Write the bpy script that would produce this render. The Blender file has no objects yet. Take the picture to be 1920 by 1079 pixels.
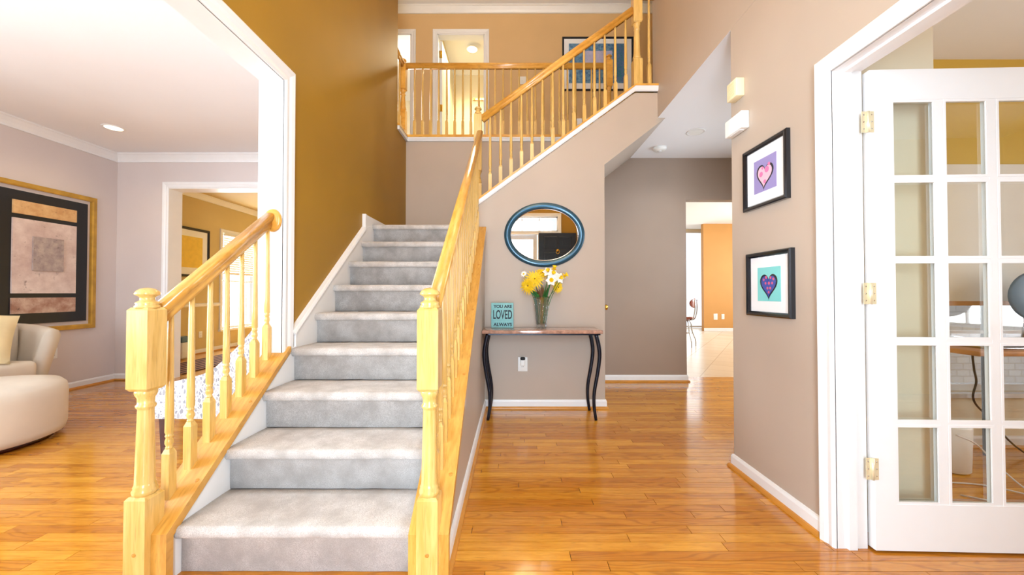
import bpy, bmesh, math, random
from mathutils import Vector, Matrix

rnd = random.Random(7)
SC = bpy.context.scene
COL = SC.collection
V = Vector

# ------------------------------------------------------------------ camera
F, CX, CY, CAMZ = 700.0, 961.0, 549.5, 1.09
cam_d = bpy.data.cameras.new('camera')
cam_d.sensor_width = 36.0
cam_d.lens = 36.0 * F / 1920.0
cam_d.clip_start, cam_d.clip_end = 0.02, 200
cam = bpy.data.objects.new('camera', cam_d)
COL.objects.link(cam)
cam.location = (0, 0, CAMZ)
cam.rotation_euler = (math.radians(90) + math.atan(10.0 / F), 0, math.atan(1.0 / F))
SC.camera = cam

# ------------------------------------------------------------------ view, world, large lights
SC.view_settings.view_transform = 'Standard'
SC.view_settings.look = 'None'
SC.view_settings.gamma = 1.0
SC.view_settings.use_curve_mapping = False
SC.view_settings.exposure = -0.3

SC.cycles.max_bounces = 8
SC.cycles.diffuse_bounces = 4
SC.cycles.glossy_bounces = 4
SC.cycles.transmission_bounces = 4
SC.cycles.transparent_max_bounces = 8

world = bpy.data.worlds.new('sky')
SC.world = world
world.use_nodes = True
bg = world.node_tree.nodes['Background']
bg.inputs['Color'].default_value = (0.86, 0.93, 1.0, 1)
bg.inputs['Strength'].default_value = 1.6

DAY = (0.72, 0.86, 1.0)
WARM = (1.0, 0.74, 0.40)


def area(name, loc, rot, sx, sy, power, col, spread=math.pi):
    d = bpy.data.lights.new(name, 'AREA')
    d.shape = 'RECTANGLE'
    d.size, d.size_y = sx, sy
    d.energy = power
    d.color = col
    d.spread = spread
    o = bpy.data.objects.new(name, d)
    o.location = loc
    o.rotation_euler = [math.radians(a) for a in rot]
    COL.objects.link(o)
    return o


# daylight for the rooms; lamps marked added belong to made-up windows
area('daylight_front_door', (0.0, -1.35, 1.25), (90, 0, 0), 0.95, 2.3, 245, DAY)
area('daylight_transom', (0.03, -1.35, 2.56), (90, 0, 0), 1.7, 0.3, 45, DAY)
area('fill_foyer_upper', (0.0, -1.35, 4.2), (80, 0, 0), 1.7, 1.5, 50, (0.95, 0.96, 1.0))  # added light for a made-up window above the entry
area('fill_living_front', (-3.2, -1.35, 1.5), (90, 0, 0), 2.3, 1.7, 130, (0.84, 0.92, 1.0))  # added fill through an unseen, made-up window behind the camera
area('fill_living_side', (-5.35, 0.6, 1.5), (90, 0, -90), 2.0, 1.7, 450, (0.80, 0.91, 1.0))  # added to lift the sitting room ceiling, through an invented side window
area('daylight_dining_window', (-5.95, 7.8, 1.35), (90, 0, -90), 1.3, 1.9, 620, (0.95, 0.97, 1.0))
area('fill_office_side', (5.45, 0.7, 1.5), (90, 0, 90), 2.0, 1.6, 150, (0.92, 0.95, 1.0))  # added to brighten the office from the side; its window is invented
area('daylight_kitchen_window', (8.3, 8.0, 1.7), (90, 0, 90), 3.6, 2.0, 430, (1.0, 0.98, 0.94))
area('fill_kitchen_far', (5.2, 11.95, 1.5), (90, 0, 180), 1.5, 2.8, 30, (1.0, 0.98, 0.92))  # added so the far kitchen end throws a bright streak on the floor
area('fill_hall_side', (3.3, 3.65, 1.5), (90, 0, 90), 1.0, 1.4, 70, DAY)  # added cool fill for the hall ceiling, by way of an invented window
area('daylight_bedroom', (-3.2, 7.2, 4.4), (90, 0, 180), 1.5, 1.6, 150, (1.0, 0.97, 0.9))  # stands inside the bedroom, with no window behind it


# ------------------------------------------------------------------ helpers
def lin(c):
    c = c / 255.0
    return c / 12.92 if c <= 0.04045 else ((c + 0.055) / 1.055) ** 2.4


def rgb(r, g, b):
    return (lin(r), lin(g), lin(b), 1.0)


MATS = {}


def new_mat(name):
    m = bpy.data.materials.new(name)
    m.use_nodes = True
    nt = m.node_tree
    return m, nt, nt.nodes['Principled BSDF']


def pos_noise(nt, scale, detail=4.0, rough=0.55, vec=None, coord='Position'):
    g = nt.nodes.new('ShaderNodeNewGeometry')
    mp = nt.nodes.new('ShaderNodeMapping')
    if vec:
        mp.inputs['Scale'].default_value = vec
    nt.links.new(g.outputs['Position'], mp.inputs['Vector'])
    n = nt.nodes.new('ShaderNodeTexNoise')
    n.inputs['Scale'].default_value = scale
    n.inputs['Detail'].default_value = detail
    n.inputs['Roughness'].default_value = rough
    nt.links.new(mp.outputs['Vector'], n.inputs['Vector'])
    return n, mp


def mix_col(nt, fac, a, b):
    mx = nt.nodes.new('ShaderNodeMix')
    mx.data_type = 'RGBA'
    for sock, val in ((mx.inputs[6], a), (mx.inputs[7], b)):
        if isinstance(val, bpy.types.NodeSocket):
            nt.links.new(val, sock)
        else:
            sock.default_value = val
    if isinstance(fac, bpy.types.NodeSocket):
        nt.links.new(fac, mx.inputs[0])
    else:
        mx.inputs[0].default_value = fac
    return mx.outputs[2]


def ramp(nt, fac, lo, hi):
    r = nt.nodes.new('ShaderNodeMapRange')
    r.inputs['From Min'].default_value = lo
    r.inputs['From Max'].default_value = hi
    nt.links.new(fac, r.inputs['Value'])
    return r.outputs['Result']


def add_bump(nt, b, height, strength, dist=0.01):
    bp = nt.nodes.new('ShaderNodeBump')
    bp.inputs['Strength'].default_value = strength
    bp.inputs['Distance'].default_value = dist
    nt.links.new(height, bp.inputs['Height'])
    nt.links.new(bp.outputs['Normal'], b.inputs['Normal'])


def plain(name, col, rough=0.5, metal=0.0, var=0.06, scale=6.0, bump=0.0, bscale=200.0, spec=0.5, coat=0.0):
    m, nt, b = new_mat(name)
    n, _ = pos_noise(nt, scale, 2.0)
    c2 = tuple(min(1, x * (1 - 2 * var)) for x in col[:3]) + (1,)
    nt.links.new(mix_col(nt, ramp(nt, n.outputs['Fac'], 0.3, 0.7), col, c2), b.inputs['Base Color'])
    b.inputs['Roughness'].default_value = rough
    b.inputs['Metallic'].default_value = metal
    b.inputs['Specular IOR Level'].default_value = spec
    b.inputs['Coat Weight'].default_value = coat
    b.inputs['Coat Roughness'].default_value = 0.1
    if bump:
        n2, _ = pos_noise(nt, bscale, 2)
        add_bump(nt, b, n2.outputs['Fac'], bump, 0.004)
    MATS[name] = m
    return m


def wood(name, c1, c2, vec, rough=0.3, coat=0.3, per_obj=0.0, scale=1.0, dark=None, bump=0.0):
    m, nt, b = new_mat(name)
    n, mp = pos_noise(nt, scale, 3, 0.6, vec)
    n.inputs['Distortion'].default_value = 0.6
    fac = ramp(nt, n.outputs['Fac'], 0.32, 0.70)
    col = mix_col(nt, fac, c1, c2)
    # fine pores
    n3, mp3 = pos_noise(nt, scale * 4.0, 1, 0.6, vec)
    if per_obj:
        oi = nt.nodes.new('ShaderNodeObjectInfo')
        gi = nt.nodes.new('ShaderNodeNewGeometry')
        ad = nt.nodes.new('ShaderNodeMath'); ad.operation = 'ADD'
        nt.links.new(oi.outputs['Random'], ad.inputs[0])
        nt.links.new(gi.outputs['Random Per Island'], ad.inputs[1])
        fr = nt.nodes.new('ShaderNodeMath'); fr.operation = 'FRACT'
        nt.links.new(ad.outputs[0], fr.inputs[0])
        # shift the grain for each board
        off = nt.nodes.new('ShaderNodeMath'); off.operation = 'MULTIPLY'
        off.inputs[1].default_value = 37.0
        nt.links.new(fr.outputs[0], off.inputs[0])
        for q in (mp, mp3):
            cb = nt.nodes.new('ShaderNodeCombineXYZ')
            for k in range(3):
                nt.links.new(off.outputs[0], cb.inputs[k])
            nt.links.new(cb.outputs[0], q.inputs['Location'])
        col = mix_col(nt, ramp(nt, fr.outputs[0], 0.0, 1.0 / per_obj), col, dark)
    if per_obj:
        # cathedral grain: contour lines of a stretched noise
        n4, mp4 = pos_noise(nt, 1.0, 1, 0.5, (1.6, 11, 11))
        nt.links.new(cb.outputs[0], mp4.inputs['Location'])
        w1 = nt.nodes.new('ShaderNodeMath'); w1.operation = 'MULTIPLY'; w1.inputs[1].default_value = 70
        nt.links.new(n4.outputs['Fac'], w1.inputs[0])
        w2 = nt.nodes.new('ShaderNodeMath'); w2.operation = 'SINE'; nt.links.new(w1.outputs[0], w2.inputs[0])
        w3 = nt.nodes.new('ShaderNodeMath'); w3.operation = 'MULTIPLY'; w3.inputs[1].default_value = 0.42
        nt.links.new(ramp(nt, w2.outputs[0], 0.35, 1.0), w3.inputs[0])
        w4 = nt.nodes.new('ShaderNodeMath'); w4.operation = 'MULTIPLY'
        nt.links.new(w3.outputs[0], w4.inputs[0]); nt.links.new(ramp(nt, fr.outputs[0], 0.25, 0.6), w4.inputs[1])
        col = mix_col(nt, w4.outputs[0], col, rgb(136, 76, 16))
    pf = nt.nodes.new('ShaderNodeMath'); pf.operation = 'MULTIPLY'
    nt.links.new(ramp(nt, n3.outputs['Fac'], 0.55, 0.75), pf.inputs[0])
    pf.inputs[1].default_value = 0.35
    col = mix_col(nt, pf.outputs[0], col, tuple(x * 0.55 for x in c2[:3]) + (1,))
    nt.links.new(col, b.inputs['Base Color'])
    b.inputs['Roughness'].default_value = rough
    b.inputs['Coat Weight'].default_value = coat
    b.inputs['Coat Roughness'].default_value = 0.08
    if bump:
        add_bump(nt, b, n3.outputs['Fac'], bump, 0.002)
    MATS[name] = m
    return m


def glass(name, tint=(1, 1, 1, 1), refl=0.08, rough=0.02, fres=0.5):
    m = bpy.data.materials.new(name)
    m.use_nodes = True
    nt = m.node_tree
    nt.nodes.clear()
    out = nt.nodes.new('ShaderNodeOutputMaterial')
    tr = nt.nodes.new('ShaderNodeBsdfTransparent')
    tr.inputs['Color'].default_value = tint
    gl = nt.nodes.new('ShaderNodeBsdfGlossy')
    gl.inputs['Roughness'].default_value = rough
    lw = nt.nodes.new('ShaderNodeLayerWeight')
    lw.inputs['Blend'].default_value = 0.35
    mm = nt.nodes.new('ShaderNodeMath'); mm.operation = 'MULTIPLY_ADD'
    mm.inputs[1].default_value = fres
    mm.inputs[2].default_value = refl
    nt.links.new(lw.outputs['Fresnel'], mm.inputs[0])
    mx = nt.nodes.new('ShaderNodeMixShader')
    nt.links.new(mm.outputs[0], mx.inputs[0])
    nt.links.new(tr.outputs[0], mx.inputs[1])
    nt.links.new(gl.outputs[0], mx.inputs[2])
    nt.links.new(mx.outputs[0], out.inputs['Surface'])
    MATS[name] = m
    return m


def emit(name, col, strength):
    m = bpy.data.materials.new(name)
    m.use_nodes = True
    nt = m.node_tree
    nt.nodes.clear()
    out = nt.nodes.new('ShaderNodeOutputMaterial')
    e = nt.nodes.new('ShaderNodeEmission')
    e.inputs['Color'].default_value = col
    e.inputs['Strength'].default_value = strength
    nt.links.new(e.outputs[0], out.inputs['Surface'])
    MATS[name] = m
    return m


class MB:
    """collects faces; build() links them as one mesh object"""

    def __init__(self):
        self.v, self.f, self.sm = [], [], []

    def add(self, vs, fs, smooth=False):
        o = len(self.v)
        self.v += [V(p) for p in vs]
        self.f += [tuple(i + o for i in f) for f in fs]
        self.sm += [smooth] * len(fs)
        return self

    def box(self, x0, x1, y0, y1, z0, z1):
        vs = [(x, y, z) for z in (z0, z1) for y in (y0, y1) for x in (x0, x1)]
        return self.add(vs, [(0, 2, 3, 1), (4, 5, 7, 6), (0, 1, 5, 4), (2, 6, 7, 3), (0, 4, 6, 2), (1, 3, 7, 5)])

    def prism(self, pts, vec):
        """polygon pts (3D) extruded by vec"""
        n = len(pts)
        a = [V(p) for p in pts]
        b = [p + V(vec) for p in a]
        fs = [tuple(range(n)), tuple(reversed(range(n, 2 * n)))]
        fs += [(i, i + n, (i + 1) % n + n, (i + 1) % n) for i in range(n)]
        return self.add(a + b, fs)

    def lathe(self, prof, c=(0, 0, 0), seg=16, smooth=True, axis=(0, 0, 1)):
        c = V(c)
        ax = V(axis).normalized()
        e1 = ax.orthogonal().normalized() if abs(ax.z) < 0.99 else V((1, 0, 0))
        e2 = ax.cross(e1)
        vs, fs = [], []
        for r, h in prof:
            for k in range(seg):
                t = 2 * math.pi * (k + 0.5) / seg
                vs.append(c + ax * h + e1 * (r * math.cos(t)) + e2 * (r * math.sin(t)))
        m = len(prof)
        for j in range(m - 1):
            for k in range(seg):
                k2 = (k + 1) % seg
                fs.append((j * seg + k, j * seg + k2, (j + 1) * seg + k2, (j + 1) * seg + k))
        self.add(vs, fs, smooth)
        caps = []
        if prof[0][0] > 1e-5:
            caps.append(tuple(reversed(range(seg))))
        if prof[-1][0] > 1e-5:
            caps.append(tuple(range((m - 1) * seg, m * seg)))
        o = len(self.v) - len(vs)
        self.f += [tuple(i + o for i in q) for q in caps]
        self.sm += [False] * len(caps)
        return self

    def tube(self, pts, r, seg=8, flat=1.0):
        pts = [V(p) for p in pts]
        rs = r if isinstance(r, (list, tuple)) else [r] * len(pts)
        vs, fs = [], []
        n0 = None
        for i, p in enumerate(pts):
            t = (pts[min(i + 1, len(pts) - 1)] - pts[max(i - 1, 0)]).normalized()
            if n0 is None:
                n0 = t.orthogonal().normalized()
            n0 = (n0 - t * n0.dot(t)).normalized()
            b = t.cross(n0)
            for k in range(seg):
                a = 2 * math.pi * k / seg
                vs.append(p + n0 * (rs[i] * math.cos(a)) + b * (rs[i] * flat * math.sin(a)))
        for j in range(len(pts) - 1):
            for k in range(seg):
                k2 = (k + 1) % seg
                fs.append((j * seg + k, j * seg + k2, (j + 1) * seg + k2, (j + 1) * seg + k))
        self.add(vs, fs, True)
        o = len(self.v) - len(vs)
        self.f += [tuple(o + i for i in reversed(range(seg))), tuple(o + (len(pts) - 1) * seg + i for i in range(seg))]
        self.sm += [False, False]
        return self

    def sweep(self, path, prof, n, closed=False, smooth=False):
        """profile (u, v): u along n x tangent (mitred), v along n"""
        P = [V(p) for p in path]
        n = V(n).normalized()
        L = len(P)
        vs, fs = [], []
        for i in range(L):
            if closed:
                t1, t2 = (P[i] - P[i - 1]).normalized(), (P[(i + 1) % L] - P[i]).normalized()
            else:
                t1 = (P[i] - P[i - 1]).normalized() if i else (P[1] - P[0]).normalized()
                t2 = (P[i + 1] - P[i]).normalized() if i < L - 1 else t1
            p1, p2 = n.cross(t1), n.cross(t2)
            m = (p1 + p2) / (1 + p1.dot(p2))
            for u, v in prof:
                vs.append(P[i] + m * u + n * v)
        k = len(prof)
        for i in range(L if closed else L - 1):
            a, b = i * k, ((i + 1) % L) * k
            for j in range(k):
                j2 = (j + 1) % k
                fs.append((a + j, b + j, b + j2, a + j2))
        if not closed:
            fs += [tuple(range(k)), tuple((L - 1) * k + j for j in reversed(range(k)))]
        return self.add(vs, fs, smooth)

    def rbox(self, x0, x1, y0, y1, z0, z1, r=0.03, seg=3, puff=0.0):
        bm = bmesh.new()
        bmesh.ops.create_cube(bm, size=1)
        for q in bm.verts:
            q.co = V(((x0 + x1) / 2 + q.co.x * (x1 - x0), (y0 + y1) / 2 + q.co.y * (y1 - y0), (z0 + z1) / 2 + q.co.z * (z1 - z0)))
        bmesh.ops.bevel(bm, geom=bm.edges[:] + bm.verts[:], offset=r, segments=seg, profile=0.5, affect='EDGES')
        bm.verts.index_update()
        self.add([q.co.copy() for q in bm.verts], [tuple(w.index for w in f.verts) for f in bm.faces], True)
        bm.free()
        return self

    def xform(self, M):
        self.v = [M @ p for p in self.v]
        return self

    def mesh(self, name, mat, origin=(0, 0, 0)):
        me = bpy.data.meshes.new(name)
        o = V(origin)
        me.from_pydata([tuple(p - o) for p in self.v], [], self.f)
        me.polygons.foreach_set('use_smooth', self.sm)
        me.materials.append(MATS[mat] if isinstance(mat, str) else mat)
        bm = bmesh.new()
        bm.from_mesh(me)
        bmesh.ops.recalc_face_normals(bm, faces=bm.faces[:])
        bm.to_mesh(me)
        bm.free()
        me.update()
        return me

    def build(self, name, mat, parent=None, origin=None):
        if origin is None:
            origin = wloc(parent) if parent else (0, 0, 0)
        me = self.mesh(name, mat, origin)
        o = bpy.data.objects.new(name, me)
        COL.objects.link(o)
        if parent:
            o.parent = parent
            o.location = V(origin) - wloc(parent)
        else:
            o.location = origin
        return o


def wloc(o):
    p = V((0, 0, 0))
    while o:
        p += o.location
        o = o.parent
    return p


def tag(o, label=None, cat=None, group=None, kind=None):
    if label: o['label'] = label
    if cat: o['category'] = cat
    if group: o['group'] = group
    if kind: o['kind'] = kind
    return o


def thing(name, loc, label=None, cat=None, group=None, kind=None):
    o = bpy.data.objects.new(name, None)
    o.empty_display_size = 0.1
    o.location = loc
    COL.objects.link(o)
    return tag(o, label, cat, group, kind)


def struct(name, mb, mat, parent=None):
    o = mb.build(name, mat, parent)
    if not parent:
        o['kind'] = 'structure'
    return o


def inst(src, parent, world):
    o = src.copy()
    COL.objects.link(o)
    o.parent = parent
    o.location = V(world) - wloc(parent)
    return o


# ------------------------------------------------------------------ materials
WHITE = rgb(238, 238, 238)
plain('trim_white', rgb(236, 236, 236), 0.35, var=0.015)
plain('gold_wall', rgb(160, 119, 24), 0.55, var=0.05, scale=2.0)
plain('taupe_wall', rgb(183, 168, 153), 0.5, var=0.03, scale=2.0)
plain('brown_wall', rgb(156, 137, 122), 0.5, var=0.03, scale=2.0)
plain('living_wall', rgb(214, 203, 199), 0.6, var=0.02, scale=2.0)
plain('dining_wall', rgb(208, 186, 130), 0.6, var=0.03, scale=2.0)
plain('office_wall', rgb(214, 176, 70), 0.6, var=0.02, scale=2.0)
plain('cream_wall', rgb(232, 222, 196), 0.6, var=0.02, scale=2.0)
plain('orange_wall', rgb(206, 150, 80), 0.6, var=0.03, scale=2.0)
plain('hall_tan', rgb(214, 180, 130), 0.55, var=0.03, scale=2.0)
plain('ceiling_white', rgb(238, 238, 240), 0.8, var=0.01, scale=2.0)
wood('oak_upright', rgb(226, 190, 116), rgb(202, 160, 78), (38, 38, 3.2), 0.28, 0.35)
wood('oak_slope', rgb(218, 166, 82), rgb(192, 136, 52), (38, 5, 7), 0.28, 0.4)
wood('oak_along', rgb(232, 178, 84), rgb(208, 146, 54), (4, 38, 8), 0.28, 0.4)
wood('oak_floor', rgb(222, 160, 54), rgb(198, 128, 28), (5, 46, 46), 0.2, 0.5, per_obj=0.75, dark=rgb(174, 100, 16))
plain('subfloor', rgb(70, 38, 14), 0.8)
plain('shoe_wood', rgb(206, 140, 56), 0.35, var=0.1)
plain('door_blue', rgb(26, 40, 58), 0.35, var=0.08)
plain('navy_gloss', rgb(40, 82, 104), 0.3, metal=0.5, var=0.05, coat=0.5)
plain('black_metal', rgb(18, 20, 34), 0.3, metal=0.4, var=0.04)
plain('black_frame', rgb(14, 18, 28), 0.3, var=0.05)
plain('black_frame_sheen', rgb(14, 22, 32), 0.18, metal=0.2, coat=0.6)
plain('brass', rgb(222, 178, 84), 0.22, metal=1.0, var=0.03)
plain('hinge_ivory', rgb(238, 230, 196), 0.3, metal=0.4, var=0.03)
plain('chrome', rgb(190, 190, 196), 0.2, metal=1.0, var=0.03)
plain('plastic_white', rgb(240, 240, 236), 0.4, var=0.01)
plain('plastic_cream', rgb(240, 226, 186), 0.45, var=0.02)
plain('cable_black', rgb(28, 30, 34), 0.5)
plain('cable_white', rgb(226, 222, 220), 0.5)
plain('mat_board', rgb(240, 242, 244), 0.7, var=0.01)
plain('sofa_cream', rgb(226, 214, 196), 0.9, var=0.04, scale=4, bump=0.25, bscale=420)
plain('cushion_cream', rgb(236, 216, 168), 0.9, var=0.05, scale=8, bump=0.25, bscale=300)
plain('gold_leaf', rgb(206, 160, 62), 0.35, metal=0.35, var=0.15, scale=9)
plain('leg_mahogany', rgb(62, 14, 12), 0.25, var=0.1, coat=0.4)
plain('teal_paint', rgb(132, 190, 192), 0.6, var=0.06, scale=30)
plain('teal_side', rgb(92, 160, 166), 0.6, var=0.06, scale=30)
plain('ink', rgb(12, 26, 40), 0.6, var=0.0)
plain('desk_wood', rgb(206, 146, 96), 0.35, var=0.1, scale=14)
plain('blue_grey', rgb(96, 132, 158), 0.4, var=0.05)
plain('stool_red', rgb(158, 58, 30), 0.22, var=0.15, coat=0.6)
plain('tile_pale', rgb(236, 222, 204), 0.28, var=0.05, scale=5)
plain('lilac_print', rgb(150, 140, 196), 0.5, var=0.02)
plain('aqua_print', rgb(130, 214, 214), 0.5, var=0.02)
plain('heart_pink', rgb(238, 186, 204), 0.5, var=0.02)
plain('dot_pink', rgb(226, 120, 172), 0.5, var=0.02)
plain('heart_blue', rgb(58, 78, 168), 0.5, var=0.02)
plain('dot_coral', rgb(206, 88, 128), 0.5, var=0.02)
plain('yellow_print', rgb(238, 204, 84), 0.5, var=0.05, scale=14)
plain('shade_fabric', rgb(236, 232, 222), 0.8, var=0.02)
plain('petal_yellow', rgb(250, 206, 10), 0.6, var=0.12, scale=60)
plain('petal_white', rgb(248, 248, 240), 0.6, var=0.03)
plain('seed_brown', rgb(96, 52, 14), 0.8, var=0.2, scale=200)
plain('stem_green', rgb(44, 122, 50), 0.5, var=0.2, scale=60)
plain('leaf_brown', rgb(112, 70, 26), 0.6, var=0.3, scale=60)
plain('pink_stone', rgb(196, 150, 128), 0.12, var=0.25, scale=24, coat=0.6)
plain('towel_grey', rgb(226, 222, 214), 0.7)
glass('pane_glass', (0.97, 0.985, 0.98, 1), 0.012, fres=0.2)
glass('picture_glass', (1, 1, 1, 1), 0.0, fres=0.04)
glass('window_glass', (1, 1, 1, 1), 0.02)
glass('vase_glass', (0.93, 0.97, 0.98, 1), 0.12, 0.05)
emit('lamp_warm', (1.0, 0.86, 0.6, 1), 5.0)
emit('lamp_white', (1.0, 0.95, 0.85, 1), 6.0)
mm, nt, b = new_mat('mirror_silver'); MATS['mirror_silver'] = mm
b.inputs['Base Color'].default_value = (0.9, 0.92, 0.92, 1); b.inputs['Metallic'].default_value = 1; b.inputs['Roughness'].default_value = 0.015

# stair carpet: pale grey cut pile with brushed patches
m, nt, b = new_mat('carpet'); MATS['carpet'] = m
n1, _ = pos_noise(nt, 9, 4, 0.6)
n2, _ = pos_noise(nt, 330, 2, 0.7)
c = mix_col(nt, ramp(nt, n1.outputs['Fac'], 0.38, 0.66), rgb(222, 218, 214), rgb(178, 172, 166))
c = mix_col(nt, ramp(nt, n2.outputs['Fac'], 0.35, 0.75), c, rgb(160, 152, 146))
nt.links.new(c, b.inputs['Base Color'])
b.inputs['Roughness'].default_value = 0.95
b.inputs['Sheen Weight'].default_value = 0.3
add_bump(nt, b, n2.outputs['Fac'], 0.5, 0.004)

# mosaic fabric of the accent chair
m, nt, b = new_mat('mosaic_fabric'); MATS['mosaic_fabric'] = m
g = nt.nodes.new('ShaderNodeNewGeometry')
vo = nt.nodes.new('ShaderNodeTexVoronoi'); vo.feature = 'DISTANCE_TO_EDGE'; vo.inputs['Scale'].default_value = 58
vc = nt.nodes.new('ShaderNodeTexVoronoi'); vc.inputs['Scale'].default_value = 58
mp = nt.nodes.new('ShaderNodeMapping'); mp.inputs['Scale'].default_value = (1, 1, 0.62); mp.inputs['Rotation'].default_value = (0, 0.5, 0)
nt.links.new(g.outputs['Position'], mp.inputs['Vector'])
nt.links.new(mp.outputs[0], vo.inputs['Vector']); nt.links.new(mp.outputs[0], vc.inputs['Vector'])
sep = nt.nodes.new('ShaderNodeSeparateColor'); nt.links.new(vc.outputs['Color'], sep.inputs[0])
gr = mix_col(nt, sep.outputs[0], rgb(128, 130, 140), rgb(184, 182, 186))
nt.links.new(mix_col(nt, ramp(nt, vo.outputs['Distance'], 0.09, 0.14), rgb(214, 212, 212), gr), b.inputs['Base Color'])
b.inputs['Roughness'].default_value = 0.85

# weathered plaster panels of the wall art
def plaster(name, c1, c2, c3, sc):
    m, nt, b = new_mat(name); MATS[name] = m
    n1, _ = pos_noise(nt, sc, 6, 0.65)
    n2, _ = pos_noise(nt, sc * 2.3, 8, 0.7)
    c = mix_col(nt, ramp(nt, n1.outputs['Fac'], 0.35, 0.65), c1, c2)
    c = mix_col(nt, ramp(nt, n2.outputs['Fac'], 0.60, 0.72), c, c3)
    nt.links.new(c, b.inputs['Base Color'])
    b.inputs['Roughness'].default_value = 0.7
    add_bump(nt, b, n2.outputs['Fac'], 0.3, 0.004)
plaster('plaster_pale', rgb(226, 208, 198), rgb(196, 170, 160), rgb(120, 96, 84), 5)
plaster('plaster_gold', rgb(222, 184, 130), rgb(198, 150, 96), rgb(120, 84, 50), 9)
plaster('plaster_grey', rgb(186, 170, 160), rgb(150, 134, 132), rgb(84, 72, 68), 14)
plaster('plaster_rust', rgb(206, 178, 158), rgb(160, 116, 96), rgb(92, 62, 50), 10)
plaster('pond_print', rgb(40, 92, 150), rgb(120, 164, 190), rgb(16, 60, 76), 22)
plaster('pond_sky', rgb(196, 190, 220), rgb(170, 180, 214), rgb(70, 110, 170), 18)
plaster('pond_fronds', rgb(40, 120, 130), rgb(90, 110, 180), rgb(20, 50, 80), 34)

# striped runner
m, nt, b = new_mat('runner_stripes'); MATS['runner_stripes'] = m
g = nt.nodes.new('ShaderNodeNewGeometry')
sx = nt.nodes.new('ShaderNodeSeparateXYZ'); nt.links.new(g.outputs['Position'], sx.inputs[0])
w = nt.nodes.new('ShaderNodeMath'); w.operation = 'MULTIPLY'; w.inputs[1].default_value = 55; nt.links.new(sx.outputs[0], w.inputs[0])
s = nt.nodes.new('ShaderNodeMath'); s.operation = 'SINE'; nt.links.new(w.outputs[0], s.inputs[0])
nt.links.new(mix_col(nt, ramp(nt, s.outputs[0], 0.2, 0.5), rgb(66, 34, 22), rgb(168, 120, 80)), b.inputs['Base Color'])
b.inputs['Roughness'].default_value = 0.9

# pale brick of the wall outside the office window
m, nt, b = new_mat('brick_pale'); MATS['brick_pale'] = m
g = nt.nodes.new('ShaderNodeNewGeometry')
mp = nt.nodes.new('ShaderNodeMapping'); mp.inputs['Rotation'].default_value = (math.radians(90), 0, 0)
nt.links.new(g.outputs['Position'], mp.inputs['Vector'])
bt = nt.nodes.new('ShaderNodeTexBrick'); bt.inputs['Scale'].default_value = 3.2
bt.inputs['Color1'].default_value = rgb(226, 222, 222); bt.inputs['Color2'].default_value = rgb(210, 206, 210); bt.inputs['Mortar'].default_value = rgb(190, 186, 188)
nt.links.new(mp.outputs[0], bt.inputs['Vector'])
nt.links.new(bt.outputs['Color'], b.inputs['Base Color'])
# ================================================================== the shell
XL, XR = -1.32, 1.385        # foyer faces of the side walls
YM, YB = 3.54, 4.6           # console wall, back wall
Z1, Z2, ZT = 2.76, 3.04, 5.5 # lower ceiling, upper floor, upper ceiling
TN = [0]


def trim(mb, mat='trim_white', parent=None):
    TN[0] += 1
    return struct('trim_%d' % TN[0], mb, mat, parent)


# --- walls
w = MB().box(-1.44, XL, 2.15, 4.25, 0, ZT).box(-1.44, XL, 4.25, YB, 0, 2.975)
w.box(-1.44, XL, -0.2, 2.15, 2.333, ZT).box(-1.44, XL, -1.0, -0.2, 0, ZT)
struct('wall_left', w, 'gold_wall')
w = MB().box(XR, 1.51, 1.625, 2.35, 0, Z1).box(XR, 1.51, -1.0, 3.66, Z1 + .002, ZT)
w.box(XR, 1.51, 0.08, 1.625, 2.068, Z1).box(XR, 1.51, -1.0, 0.08, 0, Z1)
w.box(1.51, 1.93, 2.25, 2.35, 0, Z1)
struct('wall_right', w, 'taupe_wall')
# console wall with the sloping underside of the upper flight
w = MB().prism([(-0.36, YM, 0), (0.875, YM, 0), (0.875, YM, 2.313), (1.457, YM, Z1), (1.457, YM, 3.0), (1.168, YM, 3.0), (-0.36, YM, 1.90)], (0, 0.12, 0))
struct('wall_console', w, 'taupe_wall')
w = MB().prism([(0.875, 3.66, 2.313), (1.457, 3.66, Z1), (1.457, 3.66, Z1 + 0.06), (0.875, 3.66, 2.373)], (0, YB - 3.66, 0))
struct('wall_soffit', w, 'taupe_wall')
w = MB().box(0.775, 0.875, 3.66, YB, 0, 2.33)
struct('wall_closet', w, 'taupe_wall')
w = MB().box(-1.44, 0.85, YB, 4.72, 0, 2.975)
struct('wall_landing', w, 'taupe_wall')
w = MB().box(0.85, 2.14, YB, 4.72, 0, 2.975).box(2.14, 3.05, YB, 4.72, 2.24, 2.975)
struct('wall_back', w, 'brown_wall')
w = MB().box(2.95, 3.05, 2.75, 3.1, 0, Z1).box(2.95, 3.05, 4.2, YB, 0, Z1).box(2.95, 3.05, 3.1, 4.2, 0, 0.8).box(2.95, 3.05, 3.1, 4.2, 2.3, Z1)
struct('wall_hall_side', w, 'taupe_wall')
# knee wall beside the lower flight
def capz(y):
    return 0.262 + 0.761 * (y - 1.496)
w = MB().prism([(-0.263, 1.42, 0), (-0.263, YM, 0), (-0.263, YM, 1.66), (-0.263, 3.30, 1.60), (-0.263, 1.42, capz(1.42) - 0.03)], (-0.10, 0, 0))
struct('wall_stair_side', w, 'taupe_wall')
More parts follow.
